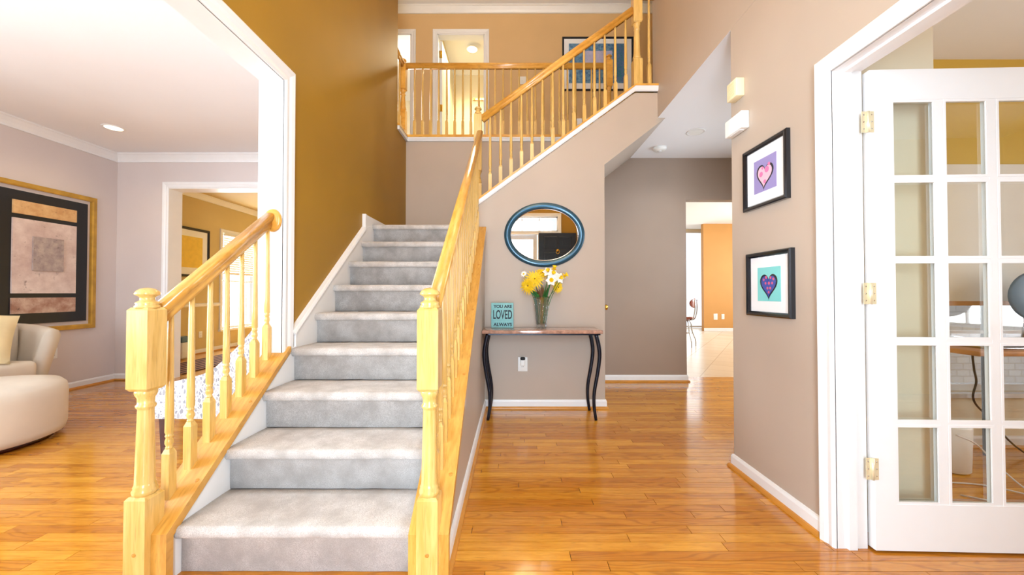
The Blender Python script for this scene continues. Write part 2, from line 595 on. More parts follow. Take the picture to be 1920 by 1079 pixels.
# front wall with the entry, transom and an added upper window
w = MB()
for x0, x1, z0, z1 in ((XL, -0.47, 0, 2.38), (0.55, XR, 0, 2.38), (XL, -0.96, 2.38, 2.80), (1.0, XR, 2.38, 2.80), (XL, XR, 2.80, 3.4),
                       (XL, -0.9, 3.4, 5.0), (0.9, XR, 3.4, 5.0), (XL, XR, 5.0, ZT)):
    w.box(x0, x1, -1.12, -1.0, z0, z1)
struct('wall_front', w, 'gold_wall')
# living room
w = MB().box(-5.09, -4.97, 1.6, 4.67, 0, 2.83).box(-5.09, -4.97, -1.0, -0.4, 0, 2.83).box(-5.09, -4.97, -0.4, 1.6, 0, 0.65).box(-5.09, -4.97, -0.4, 1.6, 2.35, 2.83)
struct('wall_living_side', w, 'living_wall')
w = MB().box(-5.09, -4.316, 4.67, 4.85, 0, 2.83).box(-4.316, -1.9, 4.67, 4.85, 2.41, 2.83).box(-1.9, -1.44, 4.67, 4.85, 0, 2.83)
struct('wall_living_back', w, 'living_wall')
w = MB().box(-5.0, -4.35, -1.12, -1.0, 0, 2.83).box(-2.05, -1.44, -1.12, -1.0, 0, 2.83).box(-4.35, -2.05, -1.12, -1.0, 0, 0.65).box(-4.35, -2.05, -1.12, -1.0, 2.35, 2.83)
struct('wall_living_front', w, 'living_wall')
struct('ceiling_living', MB().box(-5.09, -1.44, -1.1, 4.7, 2.83, 2.97), 'ceiling_white')
w = MB().box(-1.46, -1.44, 2.15, 4.67, 0, 2.83).box(-1.46, -1.44, -1.0, -0.2, 0, 2.83).box(-1.46, -1.44, -0.2, 2.15, 2.333, 2.83)
struct('wall_living_stair', w, 'living_wall')
# dining room
w = MB()
for y0, y1, z0, z1 in ((4.85, 7.19, 0, 2.95), (8.62, 9.6, 0, 2.95), (7.19, 8.62, 0, 0.39), (7.19, 8.62, 2.25, 2.95)):
    w.box(-5.72, -5.6, y0, y1, z0, z1)
struct('wall_dining_side', w, 'dining_wall')
struct('wall_dining_back', MB().box(-5.7, -1.4, 9.5, 9.62, 0, 2.95).box(-1.52, -1.4, 4.85, 9.6, 0, 2.95).box(-5.72, -5.0, 4.73, 4.85, 0, 2.95), 'dining_wall')
struct('ceiling_dining', MB().box(-5.7, -1.4, 4.8, 9.6, 2.86, 2.98), 'dining_wall')
# office
struct('wall_office_return', MB().box(1.51, 1.93, 1.70, 1.80, 0, Z1).box(1.83, 1.93, 1.80, 2.75, 0, Z1), 'cream_wall')
w = MB().box(1.93, 2.98, 2.65, 2.77, 0, Z1).box(2.98, 4.25, 2.65, 2.77, 1.97, Z1).box(4.25, 5.2, 2.65, 2.77, 0, Z1)
struct('wall_office_back', w, 'office_wall')
struct('wall_office_dado', MB().box(2.98, 4.25, 2.65, 2.77, 0, 0.39).box(1.93, 2.98, 2.640, 2.65, 0, 0.39), 'cream_wall')
struct('wall_office_side', MB().box(5.1, 5.22, -1.0, -0.3, 0, Z1).box(5.1, 5.22, 1.7, 2.75, 0, Z1).box(5.1, 5.22, -0.3, 1.7, 0, 0.7).box(5.1, 5.22, -0.3, 1.7, 2.3, Z1), 'office_wall')
w = MB().box(1.51, 5.2, -1.12, -1.0, 0, Z1)
struct('wall_office_front', w, 'office_wall')
struct('ceiling_hall', MB().box(XR + .0015, 5.2, -1.1, YB + 0.05, Z1, 2.975), 'ceiling_white')
# kitchen
struct('wall_kitchen_back', MB().box(0.8, 4.4, 11.6, 11.7, 0, 3.3).box(6.0, 8.2, 11.6, 11.7, 0, 3.3).box(4.4, 6.0, 11.6, 11.7, 3.0, 3.3), 'cream_wall')
struct('wall_kitchen_side', MB().box(0.8, 0.9, 4.72, 11.6, 0, 3.3).box(8.0, 8.1, 4.72, 6.1, 0, 3.3).box(8.0, 8.1, 9.9, 11.6, 0, 3.3).box(8.0, 8.1, 6.1, 9.9, 0, 0.8).box(8.0, 8.1, 6.1, 9.9, 2.7, 3.3), 'cream_wall')
struct('wall_kitchen_orange', MB().box(5.46, 8.0, 10.67, 10.8, 0, 3.07), 'orange_wall')
struct('wall_kitchen_near', MB().box(3.05, 8.1, 4.72, 4.8, 0, 3.3), 'cream_wall')
struct('ceiling_kitchen', MB().box(0.8, 8.1, 4.7, 11.7, 3.07, 3.3), 'ceiling_white')
struct('wall_brick_outside', MB().box(3.05, 8.0, 4.55, 4.72, 0, 3.3), 'brick_pale')
# upper floor
struct('floor_upper', MB().box(-4.2, 3.2, YB, 5.7, 2.975, Z2).box(1.21, 3.2, 3.66, YB, 2.975, Z2), 'carpet')
w = MB()
for x0, x1, z0, z1 in ((-2.4, -1.563 - 0.8, Z2, ZT), (-1.563, -1.156, Z2, ZT), (-0.432, 3.2, Z2, ZT), (-2.363, -1.563, Z2 + 2.04, ZT), (-1.156, -0.432, Z2 + 2.04, ZT)):
    w.box(x0, x1, 5.7, 5.82, z0, z1)
struct('wall_upper_back', w, 'hall_tan')
struct('wall_upper_end', MB().box(3.1, 3.2, 3.66, 5.7, Z2, ZT).box(1.51, 3.2, 3.56, 3.66, Z2, ZT).box(-2.5, -2.4, 4.25, 5.82, Z2, ZT).box(-2.5, -1.44, 4.15, 4.25, Z2, ZT), 'hall_tan')
struct('wall_bathroom', MB().box(-1.3, -1.2, 5.82, 7.6, Z2, 5.5).box(0.6, 0.7, 5.82, 7.6, Z2, 5.5).box(-1.3, 0.7, 7.5, 7.6, Z2, 5.5), 'cream_wall')
struct('floor_bathroom', MB().box(-4.3, 0.7, 5.82, 8.6, 2.975, Z2), 'tile_pale')
struct('wall_bedroom', MB().box(-4.3, -1.3, 8.5, 8.6, Z2, 5.5).box(-4.4, -4.3, 5.82, 8.6, Z2, 5.5), 'cream_wall')
struct('ceiling_upper', MB().box(-4.4, 3.3, -1.2, 8.7, ZT, ZT + 0.1), 'ceiling_white')

# --- casings, jambs
CAS = [(0, 0), (0, .011), (.010, .016), (.030, .013), (.044, .020), (.064, .024), (.072, .018), (.072, 0)]
NEG = lambda p: [(-u, v) for u, v in p]
# living opening, foyer side
trim(MB().sweep([(XL, 2.134, 0), (XL, 2.134, 2.317), (XL, -0.184, 2.317), (XL, -0.184, 0)], [(-u * 1.2, v) for u, v in CAS], (1, 0, 0)))
trim(MB().box(-1.462, XL + .004, 2.134, 2.152, 0, 2.333).box(-1.462, XL + .004, -0.2, 2.134, 2.317, 2.335).box(-1.462, XL + .004, -0.202, -0.184, 0, 2.333))
# french door opening, foyer side
trim(MB().sweep([(XR, 1.608, 0), (XR, 1.608, 2.052), (XR, 0.098, 2.052), (XR, 0.098, 0)], CAS, (-1, 0, 0)))
trim(MB().box(XR - .003, 1.513, 1.608, 1.627, 0, 2.07).box(XR - .003, 1.513, 0.08, 1.608, 2.052, 2.07).box(XR - .003, 1.513, 0.08, 0.098, 0, 2.07)
     .box(1.425, 1.46, 1.596, 1.608, 0, 2.04).box(1.425, 1.46, 0.098, 1.608, 2.04, 2.052))
# dining opening
trim(MB().sweep([(-4.316, 4.67, 0), (-4.316, 4.67, 2.41), (-1.9, 4.67, 2.41), (-1.9, 4.67, 0)], CAS, (0, -1, 0)))
trim(MB().box(-4.332, -4.314, 4.665, 4.855, 0, 2.42).box(-4.332, -1.9, 4.665, 4.855, 2.40, 2.42).box(-1.902, -1.884, 4.665, 4.855, 0, 2.42))
# upper doors
for x0, x1 in ((-1.156, -0.432), (-2.363, -1.563)):
    trim(MB().sweep([(x0, 5.7, Z2), (x0, 5.7, Z2 + 2.04), (x1, 5.7, Z2 + 2.04), (x1, 5.7, Z2)], CAS, (0, -1, 0)))
    trim(MB().box(x0 - .002, x0 + .014, 5.698, 5.822, Z2, Z2 + 2.04).box(x1 - .014, x1 + .002, 5.698, 5.822, Z2, Z2 + 2.04).box(x0, x1, 5.698, 5.822, Z2 + 2.026, Z2 + 2.042))
# front entry and transom casings
trim(MB().sweep([(-0.47, -1.0, 0), (-0.47, -1.0, 2.36), (0.55, -1.0, 2.36), (0.55, -1.0, 0)], NEG(CAS), (0, 1, 0)))
trim(MB().sweep([(-0.94, -1.0, 2.42), (-0.94, -1.0, 2.74), (0.98, -1.0, 2.74), (0.98, -1.0, 2.42)], NEG(CAS), (0, 1, 0), closed=True))

# --- baseboards (white) with their wooden shoe moulding
BB = [(0, 0), (.013, 0), (.013, .066), (.008, .080), (0, .083)]
SH = [(.012, 0), (.030, 0), (.028, .010), (.022, .018), (.012, .021)]


def baseboard(side, path, shoe=True):
    o = struct('baseboard_' + side, MB().sweep(path, BB, (0, 0, 1)), 'trim_white')
    if shoe:
        MB().sweep(path, SH, (0, 0, 1)).build('shoe_moulding', 'shoe_wood', o)
    return o


baseboard('right', [(XR, 1.682, 0), (XR, 2.35, 0), (1.93, 2.35, 0)])
baseboard('console', [(0.875, YB, 0), (0.875, YM, 0), (-0.263, YM, 0), (-0.263, 1.42, 0)])
baseboard('back', [(2.14, 4.72, 0), (2.14, YB, 0), (0.875, YB, 0)])
baseboard('living', [(-4.39, 4.67, 0), (-4.97, 4.67, 0), (-4.97, -1.0, 0)])
baseboard('dining', [(-5.6, 9.5, 0), (-5.6, 4.85, 0)])
baseboard('office', [(5.1, 2.65, 0), (1.93, 2.65, 0), (1.93, 1.70, 0), (1.515, 1.70, 0)])
baseboard('kitchen', [(8.0, 10.67, 0), (5.46, 10.67, 0)], False)
baseboard('upper', [(3.1, 5.7, Z2), (-0.35, 5.7, Z2)], False)
baseboard('kitchen_far', [(4.3, 11.6, 0), (0.9, 11.6, 0)], False)

# --- crown mouldings
CR = [(0, 0), (.075, 0), (.075, -.012), (.058, -.022), (.030, -.058), (.016, -.082), (.016, -.100), (0, -.100)]
trim(MB().sweep([(-1.46, 4.67, 2.83), (-4.97, 4.67, 2.83), (-4.97, -1.0, 2.83)], CR, (0, 0, 1)))
trim(MB().sweep([(-5.6, 9.5, 2.86), (-5.6, 4.85, 2.86)], CR, (0, 0, 1)))
trim(MB().sweep([(-4.15, 9.5, 2.86), (-4.15, 4.85, 2.86)], CR, (0, 0, 1)))
trim(MB().sweep([(3.1, 5.7, ZT), (-2.4, 5.7, ZT)], CR, (0, 0, 1)))
# chair rail in the dining room
trim(MB().sweep([(-5.6, 7.12, 0.84), (-5.6, 4.85, 0.84)], [(0, 0), (.012, .006), (.022, .022), (.022, .045), (.010, .06), (0, .066)], (0, 0, 1)))

# --- floor: slab and oak strips
floor = struct('floor', MB().box(-5.1, 5.2, -1.2, 4.86, -0.06, -0.012), 'subfloor')
pieces = []
BW, y = 0.05715, -0.98
while y < 4.83:
    y1 = y + BW
    if y < 1.45:
        spans = [(-4.99, 5.1)]
    elif y < 1.70:
        spans = [(-4.99, -1.40), (-0.31, 5.1)]
    elif y < 2.35:
        spans = [(-4.99, -1.40), (-0.31, XR + 0.03), (1.90, 5.1)]
    elif y < 2.62:
        spans = [(-4.99, -1.40), (-0.31, 1.93), (1.90, 5.1)]
    elif y < 3.5:
        spans = [(-4.99, -1.40), (-0.31, 3.0)]
    elif y < 4.6:
        spans = [(-4.99, -1.40), (0.85, 3.0)]
    else:
        spans = [(-4.4, -1.86), (2.1, 3.0)]
    for a, e in spans:
        x = a - rnd.uniform(0, 0.8)
        while x < e:
            ln = rnd.choice((0.32, 0.45, 0.6, 0.75, 0.9, 1.1, 1.3)) * rnd.uniform(0.9, 1.1)
            x2 = x + ln
            if x2 > a + 0.02:
                p, q = max(a, x), min(e, x2)
                if q - p > 0.02:
                    pieces.append((p, q, y, y1))
            x = x2
    y = y1


def seen_area(pc):
    p, q, ya, yb = pc
    if ya < 1.30 or yb < 0.2:
        return 0
    xa, xb = max(0, CX + p / ya * F), min(1920, CX + q / ya * F)
    if xb <= xa or (-1.30 < (p + q) / 2 < -0.36 and ya > 1.4):
        return 0
    if p > 1.5 and ya < 2.7:
        return (xb - xa) * F * CAMZ * BW / ya ** 2 * 0.3
    return (xb - xa) * F * CAMZ * BW / ya ** 2


pieces.sort(key=seen_area, reverse=True)
G = 0.0013
for pc in pieces[:290]:
    MB().box(pc[0] + G, pc[1] - G, pc[2] + G, pc[3] - G, -0.0125, rnd.uniform(-0.0004, 0.0)).build('plank', 'oak_floor', floor, origin=(pc[0], pc[2], 0))
rest = MB()
for pc in pieces[290:]:
    rest.box(pc[0] + G, pc[1] - G, pc[2] + G, pc[3] - G, -0.0125, rnd.uniform(-0.0004, 0.0))
tag(rest.build('remaining_planks', 'oak_floor', floor), kind='stuff')
struct('floor_dining', MB().box(-5.7, -1.4, 4.85, 9.6, -0.05, -0.002), 'oak_along')
m, nt, b = new_mat('tile_floor'); MATS['tile_floor'] = m
g = nt.nodes.new('ShaderNodeNewGeometry')
mp = nt.nodes.new('ShaderNodeMapping'); mp.inputs['Rotation'].default_value = (0, 0, math.radians(35))
nt.links.new(g.outputs['Position'], mp.inputs['Vector'])
bt = nt.nodes.new('ShaderNodeTexBrick'); bt.offset = 0; bt.inputs['Scale'].default_value = 1.0
bt.inputs['Brick Width'].default_value = 0.4; bt.inputs['Row Height'].default_value = 0.4; bt.inputs['Mortar Size'].default_value = 0.006
bt.inputs['Color1'].default_value = rgb(236, 222, 204); bt.inputs['Color2'].default_value = rgb(228, 212, 192); bt.inputs['Mortar'].default_value = rgb(206, 188, 168)
nt.links.new(mp.outputs[0], bt.inputs['Vector']); nt.links.new(bt.outputs['Color'], b.inputs['Base Color'])
b.inputs['Roughness'].default_value = 0.25
struct('floor_kitchen', MB().box(0.8, 8.1, 4.82, 11.7, -0.05, -0.002), 'tile_floor')

# --- windows and doors
def window(n, axis, pos, a0, a1, z0, z1, ncol, nrow, depth=0.05, parent=None):
    """frame in a wall: axis 'y' = wall faces along y (a is x), 'x' = wall faces along x (a is y)"""
    def bx(mb, p, q, lo, hi, d0, d1):
        return mb.box(p, q, d0, d1, lo, hi) if axis == 'y' else mb.box(d0, d1, p, q, lo, hi)
    d0, d1 = pos - depth / 2, pos + depth / 2
    fr = MB()
    fw = 0.045
    for p, q, lo, hi in ((a0, a0 + fw, z0, z1), (a1 - fw, a1, z0, z1), (a0, a1, z0, z0 + fw), (a0, a1, z1 - fw, z1)):
        bx(fr, p, q, lo, hi, d0, d1)
    o = struct('window_%d' % n, fr, 'trim_white')
    ia, ib, ja, jb = a0 + fw, a1 - fw, z0 + fw, z1 - fw
    mw = 0.022
    for k in range(1, ncol):
        c = ia + (ib - ia) * k / ncol
        bx(MB(), c - mw / 2, c + mw / 2, ja, jb, d0 + .01, d1 - .01).build('muntin', 'trim_white', o)
    for k in range(1, nrow):
        c = ja + (jb - ja) * k / nrow
        bx(MB(), ia, ib, c - mw / 2, c + mw / 2, d0 + .012, d1 - .012).build('muntin', 'trim_white', o)
    for i in range(ncol):
        for j in range(nrow):
            p, q = ia + (ib - ia) * i / ncol, ia + (ib - ia) * (i + 1) / ncol
            lo, hi = ja + (jb - ja) * j / nrow, ja + (jb - ja) * (j + 1) / nrow
            bx(MB(), p, q, lo, hi, pos - .002, pos + .002).build('pane', 'window_glass', o)
    return o


window(1, 'y', -1.06, -0.96, 1.0, 2.40, 2.76, 5, 1)
window(2, 'y', -1.06, -0.9, 0.9, 3.4, 5.0, 3, 3)  # added upper window, made to let light into the foyer
window(3, 'y', -1.06, -4.35, -2.05, 0.65, 2.35, 4, 3)  # unseen window added as a light source for the sitting room
window(4, 'x', 5.16, -0.3, 1.7, 0.7, 2.3, 4, 3)  # unseen office window added to carry the side fill
window(10, 'x', -5.03, -0.4, 1.6, 0.65, 2.35, 3, 3)  # unseen side window added for more light on the sitting room ceiling
dw = window(5, 'x', -5.66, 7.19, 8.62, 0.39, 2.25, 2, 2)
MB().box(-5.6, -5.55, 7.10, 8.70, 0.35, 0.39).build('sill', 'trim_white', dw)
MB().sweep([(-5.6, 7.19, .39), (-5.6, 7.19, 2.25), (-5.6, 8.62, 2.25), (-5.6, 8.62, .39)], CAS, (1, 0, 0)).build('casing', 'trim_white', dw)
ow = window(6, 'y', 2.71, 2.98, 4.25, 0.39, 1.97, 3, 4)
MB().box(2.94, 4.29, 2.60, 2.65, 0.36, 0.39).build('sill', 'trim_white', ow)
MB().box(2.92, 2.98, 2.635, 2.65, 0.39, 2.02).box(4.25, 4.31, 2.635, 2.65, 0.39, 2.02).build('casing', 'trim_white', ow)
window(7, 'x', 8.05, 6.1, 9.9, 0.8, 2.7, 5, 1)
window(8, 'x', 3.0, 3.1, 4.2, 0.8, 2.3, 2, 3)  # unseen window added to let fill light into the hall
window(9, 'y', 11.65, 4.4, 6.0, 0.02, 3.0, 2, 1)  # glazing added in the cream wall for its reflection in the floor
# storm door in the entry
sd = MB().box(-0.45, -0.36, -1.09, -1.05, 0.01, 2.36).box(0.44, 0.53, -1.09, -1.05, 0.01, 2.36).box(-0.36, 0.44, -1.09, -1.05, 2.25, 2.36).box(-0.36, 0.44, -1.09, -1.05, 0.01, 0.25)
sd = struct('door_2', sd, 'trim_white')
MB().box(-0.36, 0.44, -1.072, -1.068, 0.25, 2.25).build('pane', 'window_glass', sd)
# dark front door folded back against the wall
fd = struct('door_3', MB().box(0.56, 1.36, -0.972, -0.93, 0.01, 2.375), 'door_blue')
PAN = [(0, 0), (0, .008), (.02, .008), (.032, .001), (.032, 0)]
for x0, x1 in ((0.70, 0.915), (1.02, 1.235)):
    for z0, z1 in ((2.06, 2.27), (1.12, 1.93), (0.22, 0.98)):
        p = MB().sweep([(x0, -0.93, z0), (x1, -0.93, z0), (x1, -0.93, z1), (x0, -0.93, z1)], PAN, (0, 1, 0), closed=True)
        p.box(x0 + .05, x1 - .05, -0.93, -0.924, z0 + .05, z1 - .05).build('panel', 'door_blue', fd)
MB().lathe([(0.0, 0), (.035, .002), (.035, .012), (.02, .018), (.015, .03), (0, .032)], (0.968, -0.93, 2.0), 16, axis=(0, 1, 0)).tube([(0.968 + .035 * math.cos(a), -0.905, 1.97 + .045 * math.sin(a)) for a in [i * math.pi / 8 for i in range(17)]], 0.007).build('knocker', 'brass', fd)

# upstairs doors
d = struct('door_4', MB().box(-1.142, -1.107, 5.83, 6.53, Z2 + .01, Z2 + 2.02), 'trim_white')
for zz in (1.75, 0.9):
    MB().box(-1.15, -1.10, 5.80, 5.83, Z2 + zz, Z2 + zz + .1).build('hinge', 'brass', d)
# closet door under the stair, in the wall beside the hall
d = struct('door_5', MB().box(0.875, 0.886, 3.70, 4.45, 0.01, 2.02), 'taupe_wall')
MB().lathe([(0, 0), (.026, .002), (.026, .007), (.011, .012), (.011, .034), (.024, .042), (.030, .056), (.024, .068), (0, .072)], (0.886, 3.76, 0.945), 16, axis=(1, 0, 0)).build('door_knob', 'brass', d)

# --- the glazed interior door, standing open into the office
ang = math.radians(-1.7)
HX, HY = 1.523, 1.5816
DW, DT, DH = 0.775, 0.035, 2.032
fdoor = thing('door_1', (HX, HY, 0.01), kind='structure')
fdoor.rotation_euler = (0, 0, ang)
c0, cw, mw = 0.088, 0.1845, 0.0315          # first pane, pane width, bar width
rows = [0.192, 0.536, 0.883, 1.226, 1.570]
rh = 0.332
cols = [c0 + k * (cw + mw) for k in range(3)]
end = cols[-1] + cw
DW = end + 0.090


def dpart(name, mb, mat, parent=None):
    me = mb.mesh(name, mat)
    o = bpy.data.objects.new(name, me)
    COL.objects.link(o)
    o.parent = parent or fdoor
    return o


dpart('stile', MB().box(0, c0, 0, DT, 0, DH), 'trim_white')
dpart('stile', MB().box(end, DW, 0, DT, 0, DH), 'trim_white')
dpart('rail', MB().box(c0, end, 0, DT, 0, rows[0]), 'trim_white')
dpart('rail', MB().box(c0, end, 0, DT, rows[-1] + rh, DH), 'trim_white')
for k in range(2):
    dpart('muntin', MB().box(cols[k] + cw, cols[k + 1], .003, DT - .003, rows[0], rows[-1] + rh), 'trim_white')
for j in range(4):
    dpart('muntin', MB().box(c0, end, .0035, DT - .0035, rows[j] + rh, rows[j + 1]), 'trim_white')
for i in range(3):
    for j in range(5):
        x0, z0 = cols[i], rows[j]
        dpart('glazing_bead', MB().sweep([(x0, .002, z0), (x0 + cw, .002, z0), (x0 + cw, .002, z0 + rh), (x0, .002, z0 + rh)],
                                         [(0, 0), (-.010, .0), (-.010, .006), (-.004, .012), (0, .013)], (0, 1, 0), closed=True), 'trim_white')
        dpart('pane', MB().box(x0, x0 + cw, .016, .019, z0, z0 + rh), 'pane_glass')
for hz in (0.34, 1.077, 1.808):
    h = MB().lathe([(.006, hz - .045), (.006, hz + .045)], (-0.012, -.004, 0), 8)
    h.box(-0.012, 0.013, -.003, -.0005, hz - .045, hz + .045)
    h.box(-0.036, -0.012, -.001, .002, hz - .045, hz + .045)
    ho = dpart('hinge', h, 'hinge_ivory')
    sc = MB()
    for sx_ in (-.028, .004):
        for dz in (-.03, 0, .03):
            sc.lathe([(.003, 0), (.002, .0015)], (sx_, -.0012 if sx_ < 0 else -.003, hz + dz), 6, axis=(0, -1, 0))
    dpart('screw_heads', sc, 'chrome', ho)
lv = MB().lathe([(.0, 0), (.026, .001), (.026, .008), (.014, .012), (.010, .045), (0, .046)], (DW - .06, 0, 0.94), 16, axis=(0, -1, 0))
lv.tube([(DW - .06, -.04, .94), (DW - .10, -.045, .948), (DW - .15, -.045, .938), (DW - .195, -.045, .944), (DW - .212, -.045, .935), (DW - .202, -.045, .928)], [.009, .009, .008, .008, .009, .008], 8)
dpart('lever_handle', lv, 'brass')

# --- white skirt boards of the stair
def slope_prism(x0, x1, pts):
    return MB().prism([(x0, y, z) for y, z in pts], (x1 - x0, 0, 0))


SKL = lambda y: 0.878 + 0.76 * (y - 2.236)
o = trim(slope_prism(-1.32, -1.292, [(2.23, 0.3), (3.5, 1.2), (3.5, 1.72), (3.27, SKL(3.27)), (2.23, SKL(2.23))]))
MB().sweep([(-1.32, 2.225, SKL(2.225) - .03), (-1.32, 3.285, SKL(3.285) - .03)], [(0, 0), (0, .034), (.012, .036), (.022, .032), (.030, .026), (.034, 0)], (1, 0, 0)).build('cap_moulding', 'trim_white', o)
trim(MB().box(-1.32, -1.300, 3.285, YB, 1.68, 1.785))
trim(MB().box(-1.32, -1.29, 3.27, 3.30, 1.62, 1.785))
trim(slope_prism(-1.296, -1.322, [(1.41, 0), (2.24, 0), (2.24, capz(2.24) - .05), (1.41, capz(1.41) - .035)]))
trim(slope_prism(-0.384, -0.366, [(1.41, 0), (3.5, 1.2), (3.5, 1.70), (3.3, 1.6), (1.41, capz(1.41) - .03)]))
# upper flight: white moulding under the wooden cap
UZ = lambda x: 2.065 + 0.7286 * (x + 0.217)
trim(MB().sweep([(-0.33, YM, UZ(-0.33) - .062), (1.168, YM, UZ(1.168) - .062), (1.386, YM, UZ(1.168) - .062)], [(0, 0), (0, .012), (.012, .020), (.030, .024), (.046, .028), (.046, 0)], (0, -1, 0)))
# balcony edge moulding
trim(MB().sweep([(1.21, YB, 2.968), (-1.32, YB, 2.968)], [(0, 0), (.012, 0), (.018, .016), (.026, .03), (.026, .046), (0, .046)], (0, 0, 1)))
trim(MB().box(-1.325, -1.295, 4.25, YB, 2.968, 3.014))
trim(MB().box(1.36, 1.386, 3.665, 3.70, Z2, Z2 + .1))
# ================================================================== staircase
D0, TR, RI = 1.472, 0.2495, 0.1912
stair = thing('staircase', (-0.84, D0, 0), 'carpeted wooden stair rising from the entry floor to a landing', 'staircase')


def step_profile(ya, yb, z0, z1):
    """side outline of a carpeted step: riser, rounded nosing, tread"""
    p = [(ya, z0 + .002), (ya, z1 - .048), (ya - .018, z1 - .046)]
    for k in range(7):
        a = math.radians(-60 + k * 25)
        p.append((ya - .018 - .016 * math.cos(a), z1 - .024 + .024 * math.sin(a)))
    p += [(ya + .03, z1 + .001), (yb - .06, z1), (yb, z1 - .002), (yb, z1 - .06), (ya + .06, z1 - .06), (ya + .06, z0 + .002)]
    return p


def carpet_step(x0, x1, ya, yb, z0, z1, axis='y', parent=stair):
    pr = step_profile(ya, yb, z0, z1)
    mb = MB()
    n, NX = len(pr), 14
    vs, fs = [], []
    for i in range(NX + 1):
        x = x0 + (x1 - x0) * i / NX
        for a, z in pr:
            vs.append((x, a, z + rnd.uniform(-.0012, .0012)))
    for i in range(NX):
        for j in range(n):
            j2 = (j + 1) % n
            fs.append((i * n + j, (i + 1) * n + j, (i + 1) * n + j2, i * n + j2))
    fs += [tuple(range(n)), tuple(NX * n + j for j in reversed(range(n)))]
    mb.add(vs, fs, False)
    mb.sm = [True] * (NX * n) + [False, False]
    return mb


for i in range(1, 9):
    ya = D0 + (i - 1) * TR
    carpet_step(-1.294, -0.383, ya, ya + TR + .01, (i - 1) * RI, i * RI).build('carpeted_step', 'carpet', stair)
ya = D0 + 8 * TR
mb = carpet_step(-1.294, -0.372, ya, YB - .004, 8 * RI, 9 * RI)
mb.build('landing', 'carpet', stair)
ZL = 9 * RI
ri2, run2 = (Z2 - ZL) / 7, 0.2588
for i in range(1, 7):
    xa = -0.345 + (i - 1) * run2
    mb = carpet_step(3.665, YB - .004, xa, xa + run2 + .01, ZL + (i - 1) * ri2, ZL + i * ri2)
    mb.v = [V((p.y, p.x, p.z)) for p in mb.v]
    mb.build('carpeted_step', 'carpet', stair)

# ------------------------------------------------------------------ balustrades
RAIL = [(-.036, -.016), (-.036, .016), (-.022, .019), (-.012, .015), (-.002, .024), (.010, .030), (.022, .029), (.030, .022), (.034, .010),
        (.034, -.010), (.030, -.022), (.022, -.029), (.010, -.030), (-.002, -.024), (-.012, -.015), (-.022, -.019)]


def chamfer_block(mb, w, z0, z1, top=True, bot=False):
    h = w / 2
    c = .010
    rings = []
    if bot:
        rings += [(h - .008, z0), (h, z0 + c)]
    else:
        rings += [(h, z0)]
    rings += [(h, z1 - c), (h - .008, z1)] if top else [(h, z1)]
    vs, fs = [], []
    for r, z in rings:
        vs += [(-r, -r, z), (r, -r, z), (r, r, z), (-r, r, z)]
    for j in range(len(rings) - 1):
        for k in range(4):
            k2 = (k + 1) % 4
            fs.append((j * 4 + k, j * 4 + k2, j * 4 + 4 + k2, j * 4 + 4 + k))
    fs += [(3, 2, 1, 0), tuple((len(rings) - 1) * 4 + k for k in range(4))]
    mb.add(vs, fs)


def newel_mesh(base, t0, t1, top, w=0.078):
    """square base to t0, turned shaft t0..t1, square block t1..top; base may be negative"""
    mb = MB()
    chamfer_block(mb, w, base, t0, True)
    L = t1 - t0
    r = w / 2
    pr = [(r * .8, t0 - .004), (r * .95, t0 + .006), (r * .98, t0 + .016), (r * .86, t0 + .024), (r * .90, t0 + .030), (r * .80, t0 + .038)]
    for k in range(7):
        f = k / 6
        pr.append((r * (.78 - .16 * f), t0 + .045 + (L - .12) * f))
    pr += [(r * .62, t1 - .070), (r * .76, t1 - .064), (r * .78, t1 - .056), (r * .64, t1 - .050), (r * .66, t1 - .030), (r * .84, t1 - .016), (r * .88, t1 - .006), (r * .8, t1 + .003)]
    mb.lathe(pr, (0, 0, 0), 20)
    chamfer_block(mb, w, t1, top, True, True)
    return mb


def finial_mesh(top, w=0.078):
    r = w / 2
    pr = [(r * .95, top - .003), (r * .98, top + .005), (r * .84, top + .010), (r * .92, top + .016), (r * .80, top + .021), (r * .58, top + .026), (r * .56, top + .038),
          (r * .74, top + .044), (r * .95, top + .048), (r * .97, top + .053), (r * .84, top + .062), (r * .58, top + .070), (r * .28, top + .074), (0.0, top + .075)]
    return MB().lathe(pr, (0, 0, 0), 20)


def newel(parent, x, y, z, base, t0, t1, top, w=0.078, mat='oak_upright'):
    me = newel_mesh(base, t0, t1, top, w).mesh('newel_post', mat)
    o = bpy.data.objects.new('newel_post', me)
    COL.objects.link(o)
    o.parent = parent
    o.location = V((x, y, z)) - wloc(parent)
    f = bpy.data.objects.new('finial', finial_mesh(top, w).mesh('finial', mat))
    COL.objects.link(f)
    f.parent = o
    return o


def baluster_mesh(H, block=0.185, w=0.033):
    mb = MB()
    h = w / 2
    rings = [(h, -.02), (h, block - .016), (h * .55, block + .004)]
    vs, fs = [], []
    for r, z in rings:
        vs += [(-r, -r, z), (r, -r, z), (r, r, z), (-r, r, z)]
    for j in range(2):
        for k in range(4):
            k2 = (k + 1) % 4
            fs.append((j * 4 + k, j * 4 + k2, j * 4 + 4 + k2, j * 4 + 4 + k))
    mb.add(vs, fs)
    pr = [(.0095, block), (.0125, block + .004), (.0125, block + .009), (.0100, block + .012), (.0145, block + .024), (.0140, block + .036), (.0105, block + .047),
          (.0140, block + .051), (.0140, block + .056), (.0115, block + .059), (.0150, block + .070)]
    for k in range(1, 6):
        pr.append((.0150 - .0055 * k / 5, block + .070 + (H - block - .070) * k / 5))
    mb.lathe(pr, (0, 0, 0), 12)
    return mb.mesh('baluster', 'oak_upright')


def put(me, name, parent, loc):
    o = bpy.data.objects.new(name, me)
    COL.objects.link(o)
    o.parent = parent
    o.location = V(loc) - wloc(parent)
    return o


